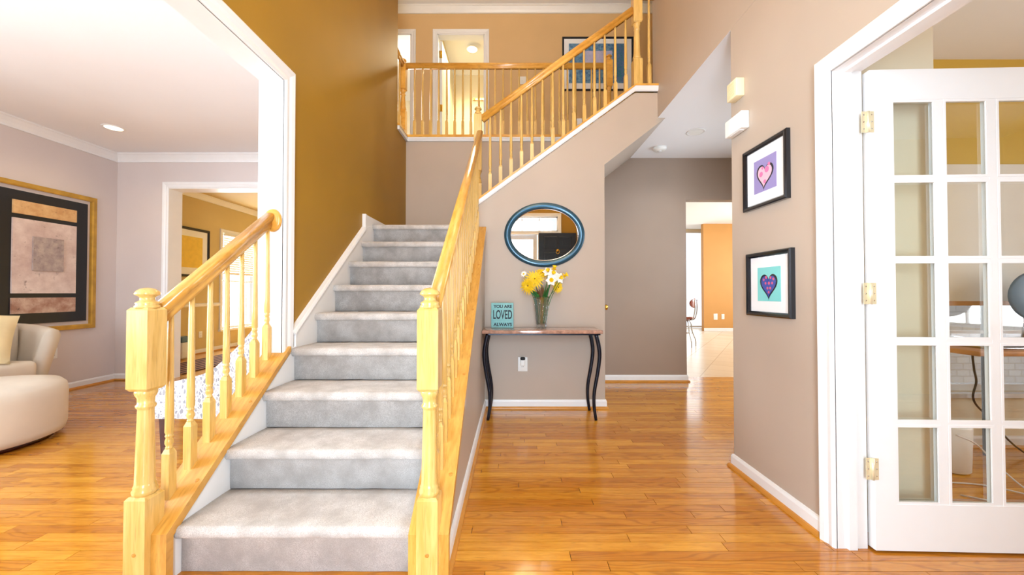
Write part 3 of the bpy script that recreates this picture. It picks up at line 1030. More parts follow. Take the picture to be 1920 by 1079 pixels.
def plug(parent, at, n):
    MB().lathe([(.008, -.002), (.008, .0012), (.006, .0018), (0, .0018)], at, 8, axis=n).build('screw_plug', 'shoe_wood', parent)


bal_low = baluster_mesh(0.755)
RC = lambda y: 1.0055 + 0.765 * (y - 1.46)     # centre of the lower handrails
nrm = V((0, -0.761, 1)).normalized()


def lower_balustrade(label, X, ca, cb, yend, count, rail_end, cat='balustrade'):
    t = thing('stair_balustrade', (X, 1.415, 0), label, cat)
    newel(t, X, 1.415, 0, -0.0, 0.335, 0.724, 1.035)
    # sloping cap board, with a vertical end board at the foot
    cap = MB().prism([(ca, 1.40, capz(1.40)), (ca, yend, capz(yend)), (ca, yend, capz(yend) - .03), (ca, 1.43, capz(1.43) - .045), (ca, 1.43, 0.002), (ca, 1.40, 0.002)], (cb - ca, 0, 0))
    co = cap.build('cap_board', 'oak_slope', t)
    for k in range(4 if count > 10 else 2):
        yy = 1.58 + k * 0.43 if count > 10 else 1.56 + k * 0.31
        plug(co, (ca - .022, yy, capz(yy)), nrm)
    plug(co, (X, 1.376, 0.13), (0, -1, 0))
    for k in range(count):
        yy = 1.513 + 0.0987 * k
        put(bal_low, 'baluster', t, (X, yy, capz(yy)))
    r = MB().sweep([(X, 1.452, RC(1.452)), (X, rail_end, RC(rail_end))], RAIL, (1, 0, 0), smooth=True)
    ro = r.build('handrail', 'oak_slope', t)
    return t, ro


t, ro = lower_balustrade('short oak balustrade with seven spindles between stair and sitting room', -1.385, -1.288, -1.424, 2.175, 7, 2.13)
MB().lathe([(0, -.004), (.050, -.004), (.056, .004), (.052, .014), (.040, .018), (0, .018)], (0, 0, 0), 24, axis=(0, -1, 0)).xform(Matrix.Translation((-1.372, 2.134, 1.505)) @ Matrix.Diagonal((0.92, 1, 1.2, 1))).build('rosette', 'oak_along', ro)
t2, ro2 = lower_balustrade('long oak balustrade on the hall side of the lower flight', -0.313, -0.238, -0.388, 3.37, 19, 3.575)
# the corner post at the landing
newel(t2, -0.335, 3.605, 1.60, 0.0, 0.55, 0.665, 1.225, 0.074)

# upper flight
YU = 3.60
t3 = thing('stair_balustrade', (-0.2, YU, UZ(-0.2)), 'diagonal oak balustrade above the oval mirror', 'balustrade')
MB().prism([(-0.335, YM - .032, UZ(-0.335)), (1.17, YM - .032, UZ(1.17)), (1.386, YM - .032, UZ(1.17)), (1.386, YM - .032, UZ(1.17) - .018), (1.17, YM - .032, UZ(1.17) - .018), (-0.335, YM - .032, UZ(-0.335) - .018)], (0, 0.16, 0)).build('cap_board', 'oak_along', t3)
bal_up = baluster_mesh(0.775)
RU = lambda x: 2.777 + 0.725 * (x + 0.298)
for k in range(14):
    x = -0.217 + 0.1013 * k
    put(bal_up, 'baluster', t3, (x, YU, UZ(x)))
bal_top = baluster_mesh(0.95, 0.24)
put(bal_top, 'baluster', t3, (1.327, YU, UZ(1.17)))
newel(t3, 1.209, YU, UZ(1.17) - .02, 0, 0.30, 0.65, 1.05, 0.084)
MB().sweep([(-0.30, YU, RU(-0.30)), (1.17, YU, RU(1.17))], RAIL, (0, -1, 0), smooth=True).build('handrail', 'oak_along', t3)
MB().sweep([(1.25, YU, 3.99), (1.386, YU, 3.99)], RAIL, (0, -1, 0), smooth=True).build('handrail', 'oak_along', t3)

# balcony
t4 = thing('balcony_balustrade', (0, YB + .03, Z2), 'level oak balustrade along the upstairs landing', 'balustrade')
MB().box(-1.40, 1.24, YB - .03, YB + .09, 3.012, Z2 + .002).box(-1.40, -1.29, 4.25, YB - .03, 3.012, Z2 + .002).build('cap_board', 'oak_along', t4)
bal_bc = baluster_mesh(0.875, 0.20)
for k in range(24):
    x = -1.2236 + 0.1005 * k
    put(bal_bc, 'baluster', t4, (x, YB + .03, Z2))
put(bal_bc, 'baluster', t4, (-1.365, 4.36, Z2))
put(bal_bc, 'baluster', t4, (-1.365, 4.47, Z2))
newel(t4, -1.365, YB + .02, Z2, 0, 0.33, 0.58, 0.90, 0.082, 'oak_along')
newel(t4, 1.206, YB + .03, Z2, 0, 0.33, 0.62, 0.955, 0.078, 'oak_along')
MB().sweep([(-1.33, YB + .03, Z2 + .888), (1.17, YB + .03, Z2 + .888)], RAIL, (0, -1, 0), smooth=True).build('handrail', 'oak_along', t4)
MB().sweep([(-1.365, 4.25, Z2 + .888), (-1.365, 4.59, Z2 + .888)], RAIL, (1, 0, 0), smooth=True).build('handrail', 'oak_along', t4)
# ================================================================== hall furniture
def bez(pts, n=24):
    """smooth curve through pts (Catmull-Rom)"""
    P = [V(p) for p in pts]
    P = [P[0] * 2 - P[1]] + P + [P[-1] * 2 - P[-2]]
    out = []
    seg = len(P) - 3
    for i in range(seg):
        p0, p1, p2, p3 = P[i:i + 4]
        m = max(2, n // seg)
        for k in range(m):
            t = k / m
            out.append(0.5 * ((2 * p1) + (p2 - p0) * t + (2 * p0 - 5 * p1 + 4 * p2 - p3) * t * t + (3 * p1 - p0 - 3 * p2 + p3) * t ** 3))
    out.append(P[-2])
    return out


# console table
ct = thing('console_table', (0.26, 3.35, 0), 'narrow console table with curved black metal legs below the mirror', 'table')
top = MB().rbox(-0.260, 0.768, 3.17, 3.505, 0.742, 0.770, 0.004, 2)
top.build('table_top', 'pink_stone', ct)
MB().box(-0.21, 0.75, 3.19, 3.49, 0.728, 0.742).build('apron', 'black_metal', ct)
for sx_, x in ((-1, -0.212), (1, 0.715)):
    for y in (3.205, 3.475):
        pts = [(x, y, .735), (x + sx_ * .022, y, .64), (x + sx_ * .030, y, .54), (x + sx_ * .012, y, .40), (x - sx_ * .016, y, .24), (x - sx_ * .018, y, .12), (x - sx_ * .002, y, .003)]
        if sx_ < 0:
            pts = [(p[0] * 1 + 0.0, p[1], p[2]) for p in pts]
        cv = bez(pts, 24)
        rr = [.019 - .006 * (i / len(cv)) for i in range(len(cv))]
        MB().tube(cv, rr, 10).build('leg', 'black_metal', ct)

# oval mirror
mi = thing('oval_mirror', (0.302, YM - .001, 1.64), 'oval wall mirror in a dark blue frame above the console', 'mirror')
path = [(0.302 + 0.382 * math.cos(a), YM - .001, 1.64 + 0.307 * math.sin(a)) for a in [2 * math.pi * k / 72 for k in range(72)]]
MB().sweep(path, [(0, 0), (0, .010), (.010, .022), (.030, .026), (.052, .018), (.062, .010), (.062, 0)], (0, -1, 0), closed=True, smooth=True).build('mirror_frame', 'navy_gloss', mi)
el = [(0.302 + 0.325 * math.cos(a), YM - .010, 1.64 + 0.250 * math.sin(a)) for a in [2 * math.pi * k / 72 for k in range(72)]]
MB().prism(el, (0, .006, 0)).build('mirror_glass', 'mirror_silver', mi)
pr = [(0.302 + 0.322 * math.cos(a), YM - .0105, 1.64 + 0.247 * math.sin(a)) for a in [2 * math.pi * k / 72 for k in range(72)]]
MB().sweep(pr, [(0, 0), (0, .006), (.005, .004), (.006, 0)], (0, -1, 0), closed=True).build('inner_rim', 'chrome', mi)


# lettered block
def text_mesh(s, size, xs, bold=0.0):
    cu = bpy.data.curves.new('lettering', 'FONT')
    cu.body = s
    cu.size = size
    cu.align_x = 'CENTER'
    cu.extrude = 0.0006
    cu.offset = bold
    o = bpy.data.objects.new('lettering', cu)
    COL.objects.link(o)
    bpy.context.view_layer.update()
    dg = bpy.context.evaluated_depsgraph_get()
    me = bpy.data.meshes.new_from_object(o.evaluated_get(dg))
    bpy.data.objects.remove(o)
    w = max(v.co.x for v in me.vertices) - min(v.co.x for v in me.vertices)
    cxm = (max(v.co.x for v in me.vertices) + min(v.co.x for v in me.vertices)) / 2
    zs = [v.co.y for v in me.vertices]
    for v in me.vertices:
        x, z, y = (v.co.x - cxm) * xs / w, v.co.y - min(zs), v.co.z
        v.co = (x, -y, z)
    me.materials.clear()
    me.materials.append(MATS['ink'])
    return me


sg = thing('lettered_block', (-0.094, 3.40, 0.771), 'teal wooden block lettered YOU ARE LOVED ALWAYS on the console', 'sign')
sg.rotation_euler = (0, 0, math.radians(-3))


def local(name, mb, mat, parent):
    o = bpy.data.objects.new(name, mb.mesh(name, mat))
    COL.objects.link(o)
    o.parent = parent
    return o


local('block', MB().rbox(-.101, .101, 0, .035, 0, .228, .003, 2), 'teal_paint', sg)
for s, size, w, z, bd in (('YOU ARE', .040, .168, .180, .0012), ('LOVED', .112, .172, .080, .0022), ('ALWAYS', .040, .168, .016, .0012)):
    me = text_mesh(s, size, w, bd)
    o = bpy.data.objects.new('lettering', me)
    COL.objects.link(o)
    o.parent = sg
    o.location = (0.004, -.0008, z)
for z in (.071, .168):
    local('groove', MB().box(-.1005, .1005, -.0004, .004, z, z + .0016), 'teal_side', sg)

# glass vase
VX, VY, VZ = 0.258, 3.345, 0.771
vs = thing('glass_vase', (VX, VY, VZ), 'tall cut glass vase holding the flowers', 'vase')
prof = [(0, .001), (.040, .001), (.044, .006), (.045, .03), (.052, .12), (.062, .22), (.072, .280), (.069, .280), (.058, .22), (.047, .12), (.040, .035), (.0, .030)]
local('vessel', MB().lathe(prof, (0, 0, 0), 12, smooth=False), 'vase_glass', vs)
rb = MB()
for k in range(12):
    a = 2 * math.pi * k / 12
    a2 = a + 0.9
    rb.tube([((.046 + .020 * f) * math.cos(a + (a2 - a) * f), (.046 + .020 * f) * math.sin(a + (a2 - a) * f), .04 + .18 * f) for f in [i / 8 for i in range(9)]], .0022, 5)
local('cut_ribs', rb, 'vase_glass', vs)


def basis(n):
    n = V(n).normalized()
    e1 = n.cross(V((0, 0, 1)))
    if e1.length < .05:
        e1 = V((1, 0, 0))
    e1.normalize()
    return n, e1, n.cross(e1)


def petals(c, nrmv, count, r0, r1, wd, lift, rot=0.0, droop=0.0):
    n, e1, e2 = basis(nrmv)
    mb = MB()
    for k in range(count):
        a = 2 * math.pi * k / count + rot + rnd.uniform(-.06, .06)
        d = e1 * math.cos(a) + e2 * math.sin(a)
        s = n.cross(d)
        q = rnd.uniform(.88, 1.08)
        p = [c + d * r0, c + d * (r0 + (r1 * q - r0) * .45) + n * lift, c + d * r1 * q + n * (lift * .6 - droop)]
        w_ = [wd * .35, wd, wd * .12]
        vs_ = []
        for i in range(3):
            vs_ += [p[i] - s * w_[i] / 2, p[i] + n * (.0015 if i == 1 else .0) , p[i] + s * w_[i] / 2]
        mb.add(vs_, [(0, 1, 4, 3), (1, 2, 5, 4), (3, 4, 7, 6), (4, 5, 8, 7)], True)
    return mb


def flower(name, label, kind, c, n, big=1.0):
    c, n = V(c), V(n).normalized()
    t = thing(name, (VX, VY, VZ + .04), label, 'flower', 'flowers in the glass vase')
    foot = V((VX + (c.x - VX) * .18, VY + (c.y - VY) * .18, VZ + .045))
    mid = V((VX + (c.x - VX) * .42, VY + (c.y - VY) * .42, VZ + .26))
    MB().tube(bez([foot, mid, c - n * .006], 10), .0026, 6).build('stem', 'stem_green', t)
    if kind == 'mum':
        R = 0.062 * big
        mb = petals(c, n, 20, .008, R, .017, .010)
        m2 = petals(c + n * .008, n, 16, .006, R * .8, .015, .014, .2)
        m3 = petals(c + n * .014, n, 12, .004, R * .55, .012, .016, .1)
        for q in (m2, m3):
            mb.add(q.v, q.f, True)
        mb.build('petals', 'petal_yellow', t)
        MB().lathe([(0, .018), (.006, .016), (.009, .010), (.008, .0)], c, 10, axis=n).build('flower_centre', 'seed_brown', t)
    elif kind == 'daffodil':
        mb = petals(c, n, 6, .006, .052, .042, .004)
        mb.build('petals', 'petal_white', t)
        MB().lathe([(.007, .0), (.010, .012), (.013, .022), (.019, .030), (.016, .029), (.010, .02), (0, .006)], c, 12, axis=n).build('trumpet', 'petal_yellow', t)
    elif kind == 'yellow_daffodil':
        mb = petals(c, n, 6, .006, .030, .018, .006)
        mb.build('petals', 'petal_yellow', t)
        MB().lathe([(.007, .0), (.010, .014), (.015, .030), (.021, .036), (.016, .034), (.010, .02), (0, .006)], c, 12, axis=n).build('trumpet', 'petal_yellow', t)
    elif kind == 'daisy':
        petals(c, n, 14, .004, .030, .011, .003).build('petals', 'petal_white', t)
        MB().lathe([(.009, 0), (.008, .004), (0, .006)], c, 10, axis=n).build('flower_centre', 'petal_yellow', t)
    return t


def at(px, py, Y):
    return (px - CX) * Y / F, Y, CAMZ - (py - CY) * Y / F


flower('chrysanthemum', 'big yellow flower with brown centre in the front of the vase', 'mum', at(1003, 524, 3.26), (-.15, -1, .25), 1.45)
flower('chrysanthemum', 'yellow flower hanging lowest over the vase edge', 'mum', at(991, 536, 3.27), (-.5, -.9, -.1), 1.3)
flower('chrysanthemum', 'yellow flower at the back beside the white daffodils', 'mum', at(1016, 514, 3.38), (.2, -.7, .6))
flower('chrysanthemum', 'yellow flower peeping out below the white daffodils', 'mum', at(1045, 539, 3.36), (.6, -.9, .0))
flower('daffodil', 'white daffodil with yellow trumpet facing the room', 'daffodil', at(1033, 526, 3.25), (.05, -1, .1))
flower('daffodil', 'white daffodil in the middle of the upper bunch', 'daffodil', at(1037, 514, 3.30), (.1, -.9, .45))
flower('daffodil', 'white daffodil at the outer edge of the bunch', 'daffodil', at(1049, 522, 3.30), (.55, -.8, .2))
flower('daffodil', 'white daffodil tucked behind the others', 'daffodil', at(1028, 510, 3.34), (-.2, -.8, .6))
flower('daffodil', 'small yellow daffodil topping the bouquet', 'yellow_daffodil', at(1039, 506, 3.30), (.1, -.5, .9))
flower('daffodil', 'small yellow daffodil sticking out sideways', 'yellow_daffodil', at(1057, 518, 3.31), (.8, -.5, .4))
flower('daisy', 'little white daisy at the edge of the bouquet', 'daisy', at(982, 514, 3.32), (-.4, -.9, .3))
fo = thing('foliage_sprig', (VX, VY, VZ + .05), 'brown and green leafy sprig drooping over the vase rim', 'foliage')
for k in range(26):
    a = rnd.uniform(math.pi * .75, math.pi * 2.1)
    r = rnd.uniform(.035, .09)
    base = V((VX + .03 * math.cos(a), VY + .03 * math.sin(a), VZ + .26))
    tip = V((VX - .02 + r * 1.15 * math.cos(a), VY + r * math.sin(a), VZ + rnd.uniform(.24, .40)))
    d = (tip - base).normalized()
    s = d.cross(V((0, 1, .2))).normalized() * rnd.uniform(.008, .016)
    mdl = base.lerp(tip, .5) + V((0, 0, .012))
    MB().add([base, mdl - s, tip, mdl + s], [(0, 1, 2), (0, 2, 3)], False).build('leaf', 'leaf_brown' if k % 4 else 'stem_green', fo)
for k in range(5):
    x = VX + .01 + .008 * k
    MB().add([(VX + .006 * k - .006, VY - .02, VZ + .18), (x + .006, VY - .045, VZ + .30), (x + .014 + .004 * k, VY - .05, VZ + .41), (x - .002, VY - .045, VZ + .30)], [(0, 1, 2), (0, 2, 3)]).build('leaf', 'stem_green', fo)


# wall plates
def outlet(loc, n, label, w=.072, h=.116, kind='outlet'):
    n = V(n)
    t = thing('wall_outlet' if kind == 'outlet' else 'light_switch', loc, label, kind, 'wall outlets' if kind == 'outlet' else None)
    M = Matrix.Translation(loc) @ n.to_track_quat('Z', 'Y').to_matrix().to_4x4()
    def b_(x0, x1, y0, y1, z0, z1):
        return MB().box(x0, x1, y0, y1, z0, z1)
    up = V((0, 0, 1)); sd_ = up.cross(n)
    def place(mb):
        mb.v = [V(loc) + sd_ * p.x + up * p.y + n * p.z for p in mb.v]
        return mb
    place(MB().rbox(-w / 2, w / 2, -h / 2, h / 2, 0, .007, .003, 2)).build('plate', 'plastic_white', t)
    if kind == 'outlet':
        for dz in (-.022, .022):
            so = place(MB().box(-.016, .016, dz - .014, dz + .014, .006, .009)).build('socket', 'plastic_white', t)
            place(MB().box(-.007, -.005, dz - .004, dz + .006, .0085, .0095).box(.005, .007, dz - .004, dz + .006, .0085, .0095)).build('slots', 'ink', so)
    else:
        place(MB().box(-.005, .005, -.010, .010, .006, .016)).build('toggle', 'plastic_white', t)
    return t


outlet((0.096, YM, 0.415), (0, -1, 0), 'white wall outlet under the console table', .09, .135)
pl = thing('plug_adapter', (0.096, YM - .01, 0.415), 'white plug-in night light in the outlet under the console', 'night light')
MB().rbox(0.075, 0.118, YM - .045, YM - .0095, 0.405, 0.462, .008, 3).build('body', 'plastic_white', pl)
MB().lathe([(.020, 0), (.024, .012), (.021, .024), (0, .026)], (0.0965, YM - .028, 0.460), 14).build('lens', 'cable_black', pl)
outlet((-4.97, 4.04, 0.435), (1, 0, 0), 'white outlet on the wall between sofa and corner')
outlet((-5.6, 6.70, 0.34), (1, 0, 0), 'white outlet low on the yellow dining room wall')
outlet((5.79, 10.67, 0.41), (0, -1, 0), 'wide white outlet on the orange kitchen wall', .11, .17)
outlet((6.0, 10.67, 0.41), (0, -1, 0), 'narrow white outlet on the orange kitchen wall', .085, .15)
outlet((0.147, 5.7, 4.36), (0, -1, 0), 'white light switch upstairs behind the balcony spindles', .12, .12, 'switch')


# framed pictures
def frame_on(loc, n, w, h, fw, fd, fmat, label, name='framed_picture', mat_w=None, cat='picture'):
    n = V(n)
    up = V((0, 0, 1)); s = up.cross(n)
    t = thing(name, loc, label, cat)
    L = V(loc)
    P = lambda x, z, d=0.0: L + s * x + up * z + n * d
    path = [P(-w / 2, -h / 2), P(w / 2, -h / 2), P(w / 2, h / 2), P(-w / 2, h / 2)]
    MB().sweep(path, [(0, 0), (0, fd * .8), (fw * .25, fd), (fw * .7, fd * .92), (fw, fd * .55), (fw, 0)], n, closed=True).build('frame', fmat, t)
    return t, P


def quad(P, x0, x1, z0, z1, d, th=.0015):
    mb = MB()
    a = [P(x0, z0, d - th), P(x1, z0, d - th), P(x1, z1, d - th), P(x0, z1, d - th)]
    b_ = [P(x0, z0, d), P(x1, z0, d), P(x1, z1, d), P(x0, z1, d)]
    return mb.add(a + b_, [(3, 2, 1, 0), (4, 5, 6, 7), (0, 1, 5, 4), (1, 2, 6, 5), (2, 3, 7, 6), (3, 0, 4, 7)])


def heart_pts(sc, cx_, cz_, n=40, tilt=0.0, k=1.0):
    out = []
    for i in range(n):
        a = 2 * math.pi * i / n
        x = 16 * math.sin(a) ** 3 / 17 * k
        z = (13 * math.cos(a) - 5 * math.cos(2 * a) - 2 * math.cos(3 * a) - math.cos(4 * a)) / 15
        if z < 0: z *= 1.0
        x, z = x * math.cos(tilt) - z * math.sin(tilt), x * math.sin(tilt) + z * math.cos(tilt)
        out.append((cx_ + x * sc, cz_ + z * sc))
    return out


def flat_poly(P, pts, d, th=.0006):
    mb = MB()
    n = len(pts)
    a = [P(x, z, d - th) for x, z in pts]
    b_ = [P(x, z, d) for x, z in pts]
    return mb.add(a + b_, [tuple(range(n, 2 * n))] + [(i, (i + 1) % n, (i + 1) % n + n, i + n) for i in range(n)])


def heart_picture(loc, label, bgm, fill, dot, dots, tilt):
    t, P = frame_on(loc, (-1, 0, 0), .352, .352, .026, .026, 'black_frame_sheen', label)
    t['group'] = 'heart pictures on the hall wall'
    quad(P, -.162, .162, -.162, .162, .009, .008).build('mat_board', 'mat_board', t)
    pr_ = quad(P, -.090, .090, -.092, .092, .0105).build('print', bgm, t)
    flat_poly(P, heart_pts(.072, 0, -.004, tilt=tilt), .0115).build('heart_outline', 'ink', pr_)
    flat_poly(P, heart_pts(.060, 0, -.004, tilt=tilt), .0122).build('heart', fill, pr_)
    dm = MB()
    for x, z, r in dots:
        x, z, r = x * 1.22, z * 1.22, r * 1.2
        pts = [(x + r * math.cos(2 * math.pi * k / 14), z + r * math.sin(2 * math.pi * k / 14)) for k in range(14)]
        q = flat_poly(P, pts, .0127)
        q.build('dot', dot, pr_)
    gl = quad(P, -.160, .160, -.160, .160, .0165, .001).build('glass', 'picture_glass', t)
    return t


heart_picture((XR, 2.028, 1.739), 'black framed picture of a pink spotted heart on lilac', 'lilac_print', 'heart_pink', 'dot_pink',
              [(-.022, .004, .012), (.016, .016, .014), (.002, -.034, .009), (.030, .036, .008), (-.012, .030, .007)], -.12)
heart_picture((XR, 2.005, 1.137), 'black framed picture of a blue heart on aqua', 'aqua_print', 'heart_blue', 'dot_coral',
              [(-.030, .020, .006), (-.014, .030, .007), (.014, .028, .006), (.032, .022, .006), (-.018, .004, .006), (.004, .004, .007), (.024, .004, .006), (-.006, -.018, .006), (.012, -.018, .006), (.002, -.036, .006)], 0.0)

# chime and alarm boxes high on the wall
ch = thing('chime_box', (XR, 2.26, 2.324), 'cream louvred chime box high on the wall', 'chime')
MB().rbox(1.333, XR, 2.212, 2.308, 2.270, 2.378, .004, 2).build('housing', 'plastic_cream', ch)
for k in range(9):
    MB().box(1.330, 1.334, 2.228, 2.292, 2.285 + k * .0095, 2.289 + k * .0095).build('louvre', 'plastic_cream', ch)
al = thing('alarm_box', (XR, 2.25, 2.109), 'plain white box mounted under the cream chime', 'alarm')
MB().rbox(1.336, XR, 2.169, 2.338, 2.058, 2.160, .006, 3).build('housing', 'plastic_white', al)
MB().box(1.345, 1.372, 2.20, 2.30, 2.055, 2.0585).build('battery_cover', 'trim_white', al)
# ceiling fittings
sm_ = thing('smoke_detector', (1.69, 4.27, Z1), 'white smoke detector on the hall ceiling', 'smoke detector')
MB().lathe([(.075, 0), (.075, -.018), (.062, -.034), (.03, -.040), (0, -.040)], (1.69, 4.27, Z1), 20).build('housing', 'plastic_white', sm_)
MB().lathe([(.022, -.040), (.020, -.046), (0, -.046)], (1.69, 4.27, Z1), 14).build('sensor_cap', 'trim_white', sm_)


def downlight(loc, label, mat, power, col, rad=.09):
    t = thing('downlight', loc, label, 'ceiling light')
    x, y, z = loc
    MB().lathe([(rad * .80, .001), (rad * .82, -.006), (rad, -.006), (rad * 1.03, 0), (rad * .9, .002)], loc, 28).build('trim_ring', 'trim_white', t)
    MB().lathe([(rad * .80, -.002), (rad * .78, .0), (0, .0)], (x, y, z - .003), 28).build('lens', mat, t)
    d = bpy.data.lights.new('downlight_lamp', 'SPOT')
    d.energy = power; d.color = col; d.spot_size = math.radians(150); d.spot_blend = 0.8; d.shadow_soft_size = rad
    o = bpy.data.objects.new('downlight_lamp', d)
    COL.objects.link(o)
    o.parent = t
    o.location = (0, 0, -.03)
    return t


downlight((-4.2, 3.9, 2.83), 'lit recessed downlight in the sitting room ceiling', 'lamp_warm', 22, WARM)
downlight((1.9, 3.85, Z1), 'recessed downlight in the hall ceiling', 'plastic_white', 30, (.95, .97, 1))
bl = downlight((-0.72, 6.6, 5.44), 'round lit lamp glimpsed through the upstairs doorway', 'lamp_white', 260, (1, .86, .55), .11)
# ================================================================== sitting room
art = thing('wall_art', (-4.97, 3.94, 1.445), 'large abstract panel art in a gold and black frame behind the sofa', 'picture')
PA = lambda y0, y1, z0, z1, x0, x1: MB().box(-4.97 + x0, -4.97 + x1, y0, y1, z0, z1)
MB().sweep([(-4.97, 4.37, .73), (-4.97, 3.51, .73), (-4.97, 3.51, 2.16), (-4.97, 4.37, 2.16)], [(0, 0), (0, .03), (.012, .036), (.05, .03), (.055, 0)], (1, 0, 0), closed=True).build('gold_frame', 'gold_leaf', art)
ba = PA(3.55, 4.33, .77, 2.12, .002, .022).build('black_panel', 'black_frame', art)
PA(3.67, 4.21, 1.885, 2.02, .022, .036).build('plaster_panel', 'plaster_gold', art)
mp_ = PA(3.67, 4.21, 1.085, 1.84, .022, .036).build('plaster_panel', 'plaster_pale', art)
PA(3.82, 4.08, 1.32, 1.67, .036, .052).build('inset_square', 'plaster_grey', mp_)
PA(3.67, 4.21, 0.88, 1.04, .022, .036).build('plaster_panel', 'plaster_rust', art)

sofa = thing('sofa', (-4.5, 2.6, 0), 'cream upholstered sofa with rounded arms below the wall art', 'sofa')
MB().rbox(-4.92, -4.38, 1.5, 3.62, .10, .30, .03).build('base', 'sofa_cream', sofa)
MB().rbox(-4.75, -4.375, 1.62, 3.46, .29, .47, .05, 4).build('seat_cushion', 'sofa_cream', sofa)
MB().rbox(-4.94, -4.72, 1.5, 3.60, .28, .82, .07, 4).build('backrest', 'sofa_cream', sofa)
# flared far arm, rounded on plan
am = MB()
NA = 12
vs_, fs_ = [], []
for k in range(NA + 1):
    f = k / NA
    x = -4.92 + f * 0.42
    y = 3.50 + 0.10 * math.sin(math.pi * .5 * (1 - f)) 
    tz = .79 - .05 * f ** 2
    th = .13
    for (dy, z) in ((0, .28), (-.01, .45), (.02, tz - .06), (.045, tz - .012), (.075, tz), (.12, tz - .012), (.15, tz - .06), (.13, .45), (.10, .10), (0, .10)):
        vs_.append((x + (z - .28) * .22 * f, y + dy, z))
n = 10
for k in range(NA):
    for j in range(n):
        j2 = (j + 1) % n
        fs_.append((k * n + j, (k + 1) * n + j, (k + 1) * n + j2, k * n + j2))
fs_ += [tuple(range(n)), tuple(NA * n + j for j in range(n))]
am.add(vs_, fs_, True)
am.build('arm', 'sofa_cream', sofa)
for x in (-4.85, -4.44):
    for y in (1.56, 3.55):
        MB().lathe([(.018, 0), (.026, .10)], (x, y, 0), 10).build('leg', 'leg_mahogany', sofa)

# loose pillow: inflated square leaning on the backrest
def pillow(c, w, h, t_, rot):
    mb = MB()
    N = 14
    vs_, fs_ = [], []
    for side in (1, -1):
        for i in range(N + 1):
            for j in range(N + 1):
                u, v = -1 + 2 * i / N, -1 + 2 * j / N
                pin = 1 - .10 * (1 - u * u) * 0 
                e = max(0, (1 - abs(u) ** 2.6)) ** .6 * max(0, (1 - abs(v) ** 2.6)) ** .6
                bow = 1 - .07 * (1 - abs(v) ** 2) if abs(u) > .99 else 1
                vs_.append(V((u * w / 2 * (1 - .06 * (1 - v * v)), side * t_ / 2 * e, v * h / 2 * (1 - .06 * (1 - u * u)))))
        o = (N + 1) ** 2 if side < 0 else 0
        for i in range(N):
            for j in range(N):
                a = o + i * (N + 1) + j
                fs_.append((a, a + N + 1, a + N + 2, a + 1))
    mb.add(vs_, fs_, True)
    mb.xform(Matrix.Translation(c) @ rot)
    return mb


cu = thing('throw_pillow', (-4.50, 3.15, .47), 'pale yellow square pillow leaning at the end of the sofa', 'pillow')
pillow((-4.56, 3.14, .71), .46, .46, .15, Matrix.Rotation(math.radians(62), 4, 'Z') @ Matrix.Rotation(math.radians(-24), 4, 'X') @ Matrix.Rotation(math.radians(10), 4, 'Y')).build('cover', 'cushion_cream', cu)

ot = thing('ottoman', (-3.862, 2.62, 0), 'round cream ottoman on the oak floor in front of the sofa', 'ottoman')
MB().lathe([(0, .03), (.44, .03), (.475, .045), (.485, .09), (.488, .33), (.480, .385), (.45, .418), (.36, .430), (.15, .434), (0, .435)], (-3.862, 2.62, 0), 48).build('upholstery', 'sofa_cream', ot)
MB().lathe([(.42, 0), (.42, .035)], (-3.862, 2.62, 0), 32).build('plinth', 'leg_mahogany', ot)

# accent chair with swept sides, facing the sofa
ac = thing('accent_chair', (-2.0, 2.85, 0), 'accent chair in grey and white mosaic fabric behind the short balustrade', 'chair')
side = [(-2.345, .265), (-2.35, .44), (-2.335, .475), (-2.25, .50), (-2.12, .53), (-2.02, .56), (-1.95, .60), (-1.86, .68), (-1.78, .76), (-1.72, .83), (-1.68, .89), (-1.655, .925), (-1.625, .935), (-1.60, .92), (-1.59, .86), (-1.60, .60), (-1.64, .265)]
for y0 in (2.45, 3.05):
    MB().prism([(x, y0, z) for x, z in side], (0, .07, 0)).build('side_panel', 'mosaic_fabric', ac)
MB().rbox(-2.34, -1.72, 2.515, 3.055, .265, .45, .03).build('seat', 'mosaic_fabric', ac)
MB().prism([(-1.80, 2.515, .44), (-1.68, 2.515, .90), (-1.60, 2.515, .92), (-1.62, 2.515, .30), (-1.80, 2.515, .30)], (0, .54, 0)).build('backrest', 'mosaic_fabric', ac)
for x in (-2.30, -1.68):
    for y in (2.485, 3.08):
        h = .024
        MB().add([(x - h, y - h, .27), (x + h, y - h, .27), (x + h, y + h, .27), (x - h, y + h, .27), (x - .015, y - .015, 0), (x + .015, y - .015, 0), (x + .015, y + .015, 0), (x - .015, y + .015, 0)],
                 [(0, 1, 2, 3), (7, 6, 5, 4), (0, 4, 5, 1), (1, 5, 6, 2), (2, 6, 7, 3), (3, 7, 4, 0)]).build('leg', 'leg_mahogany', ac)

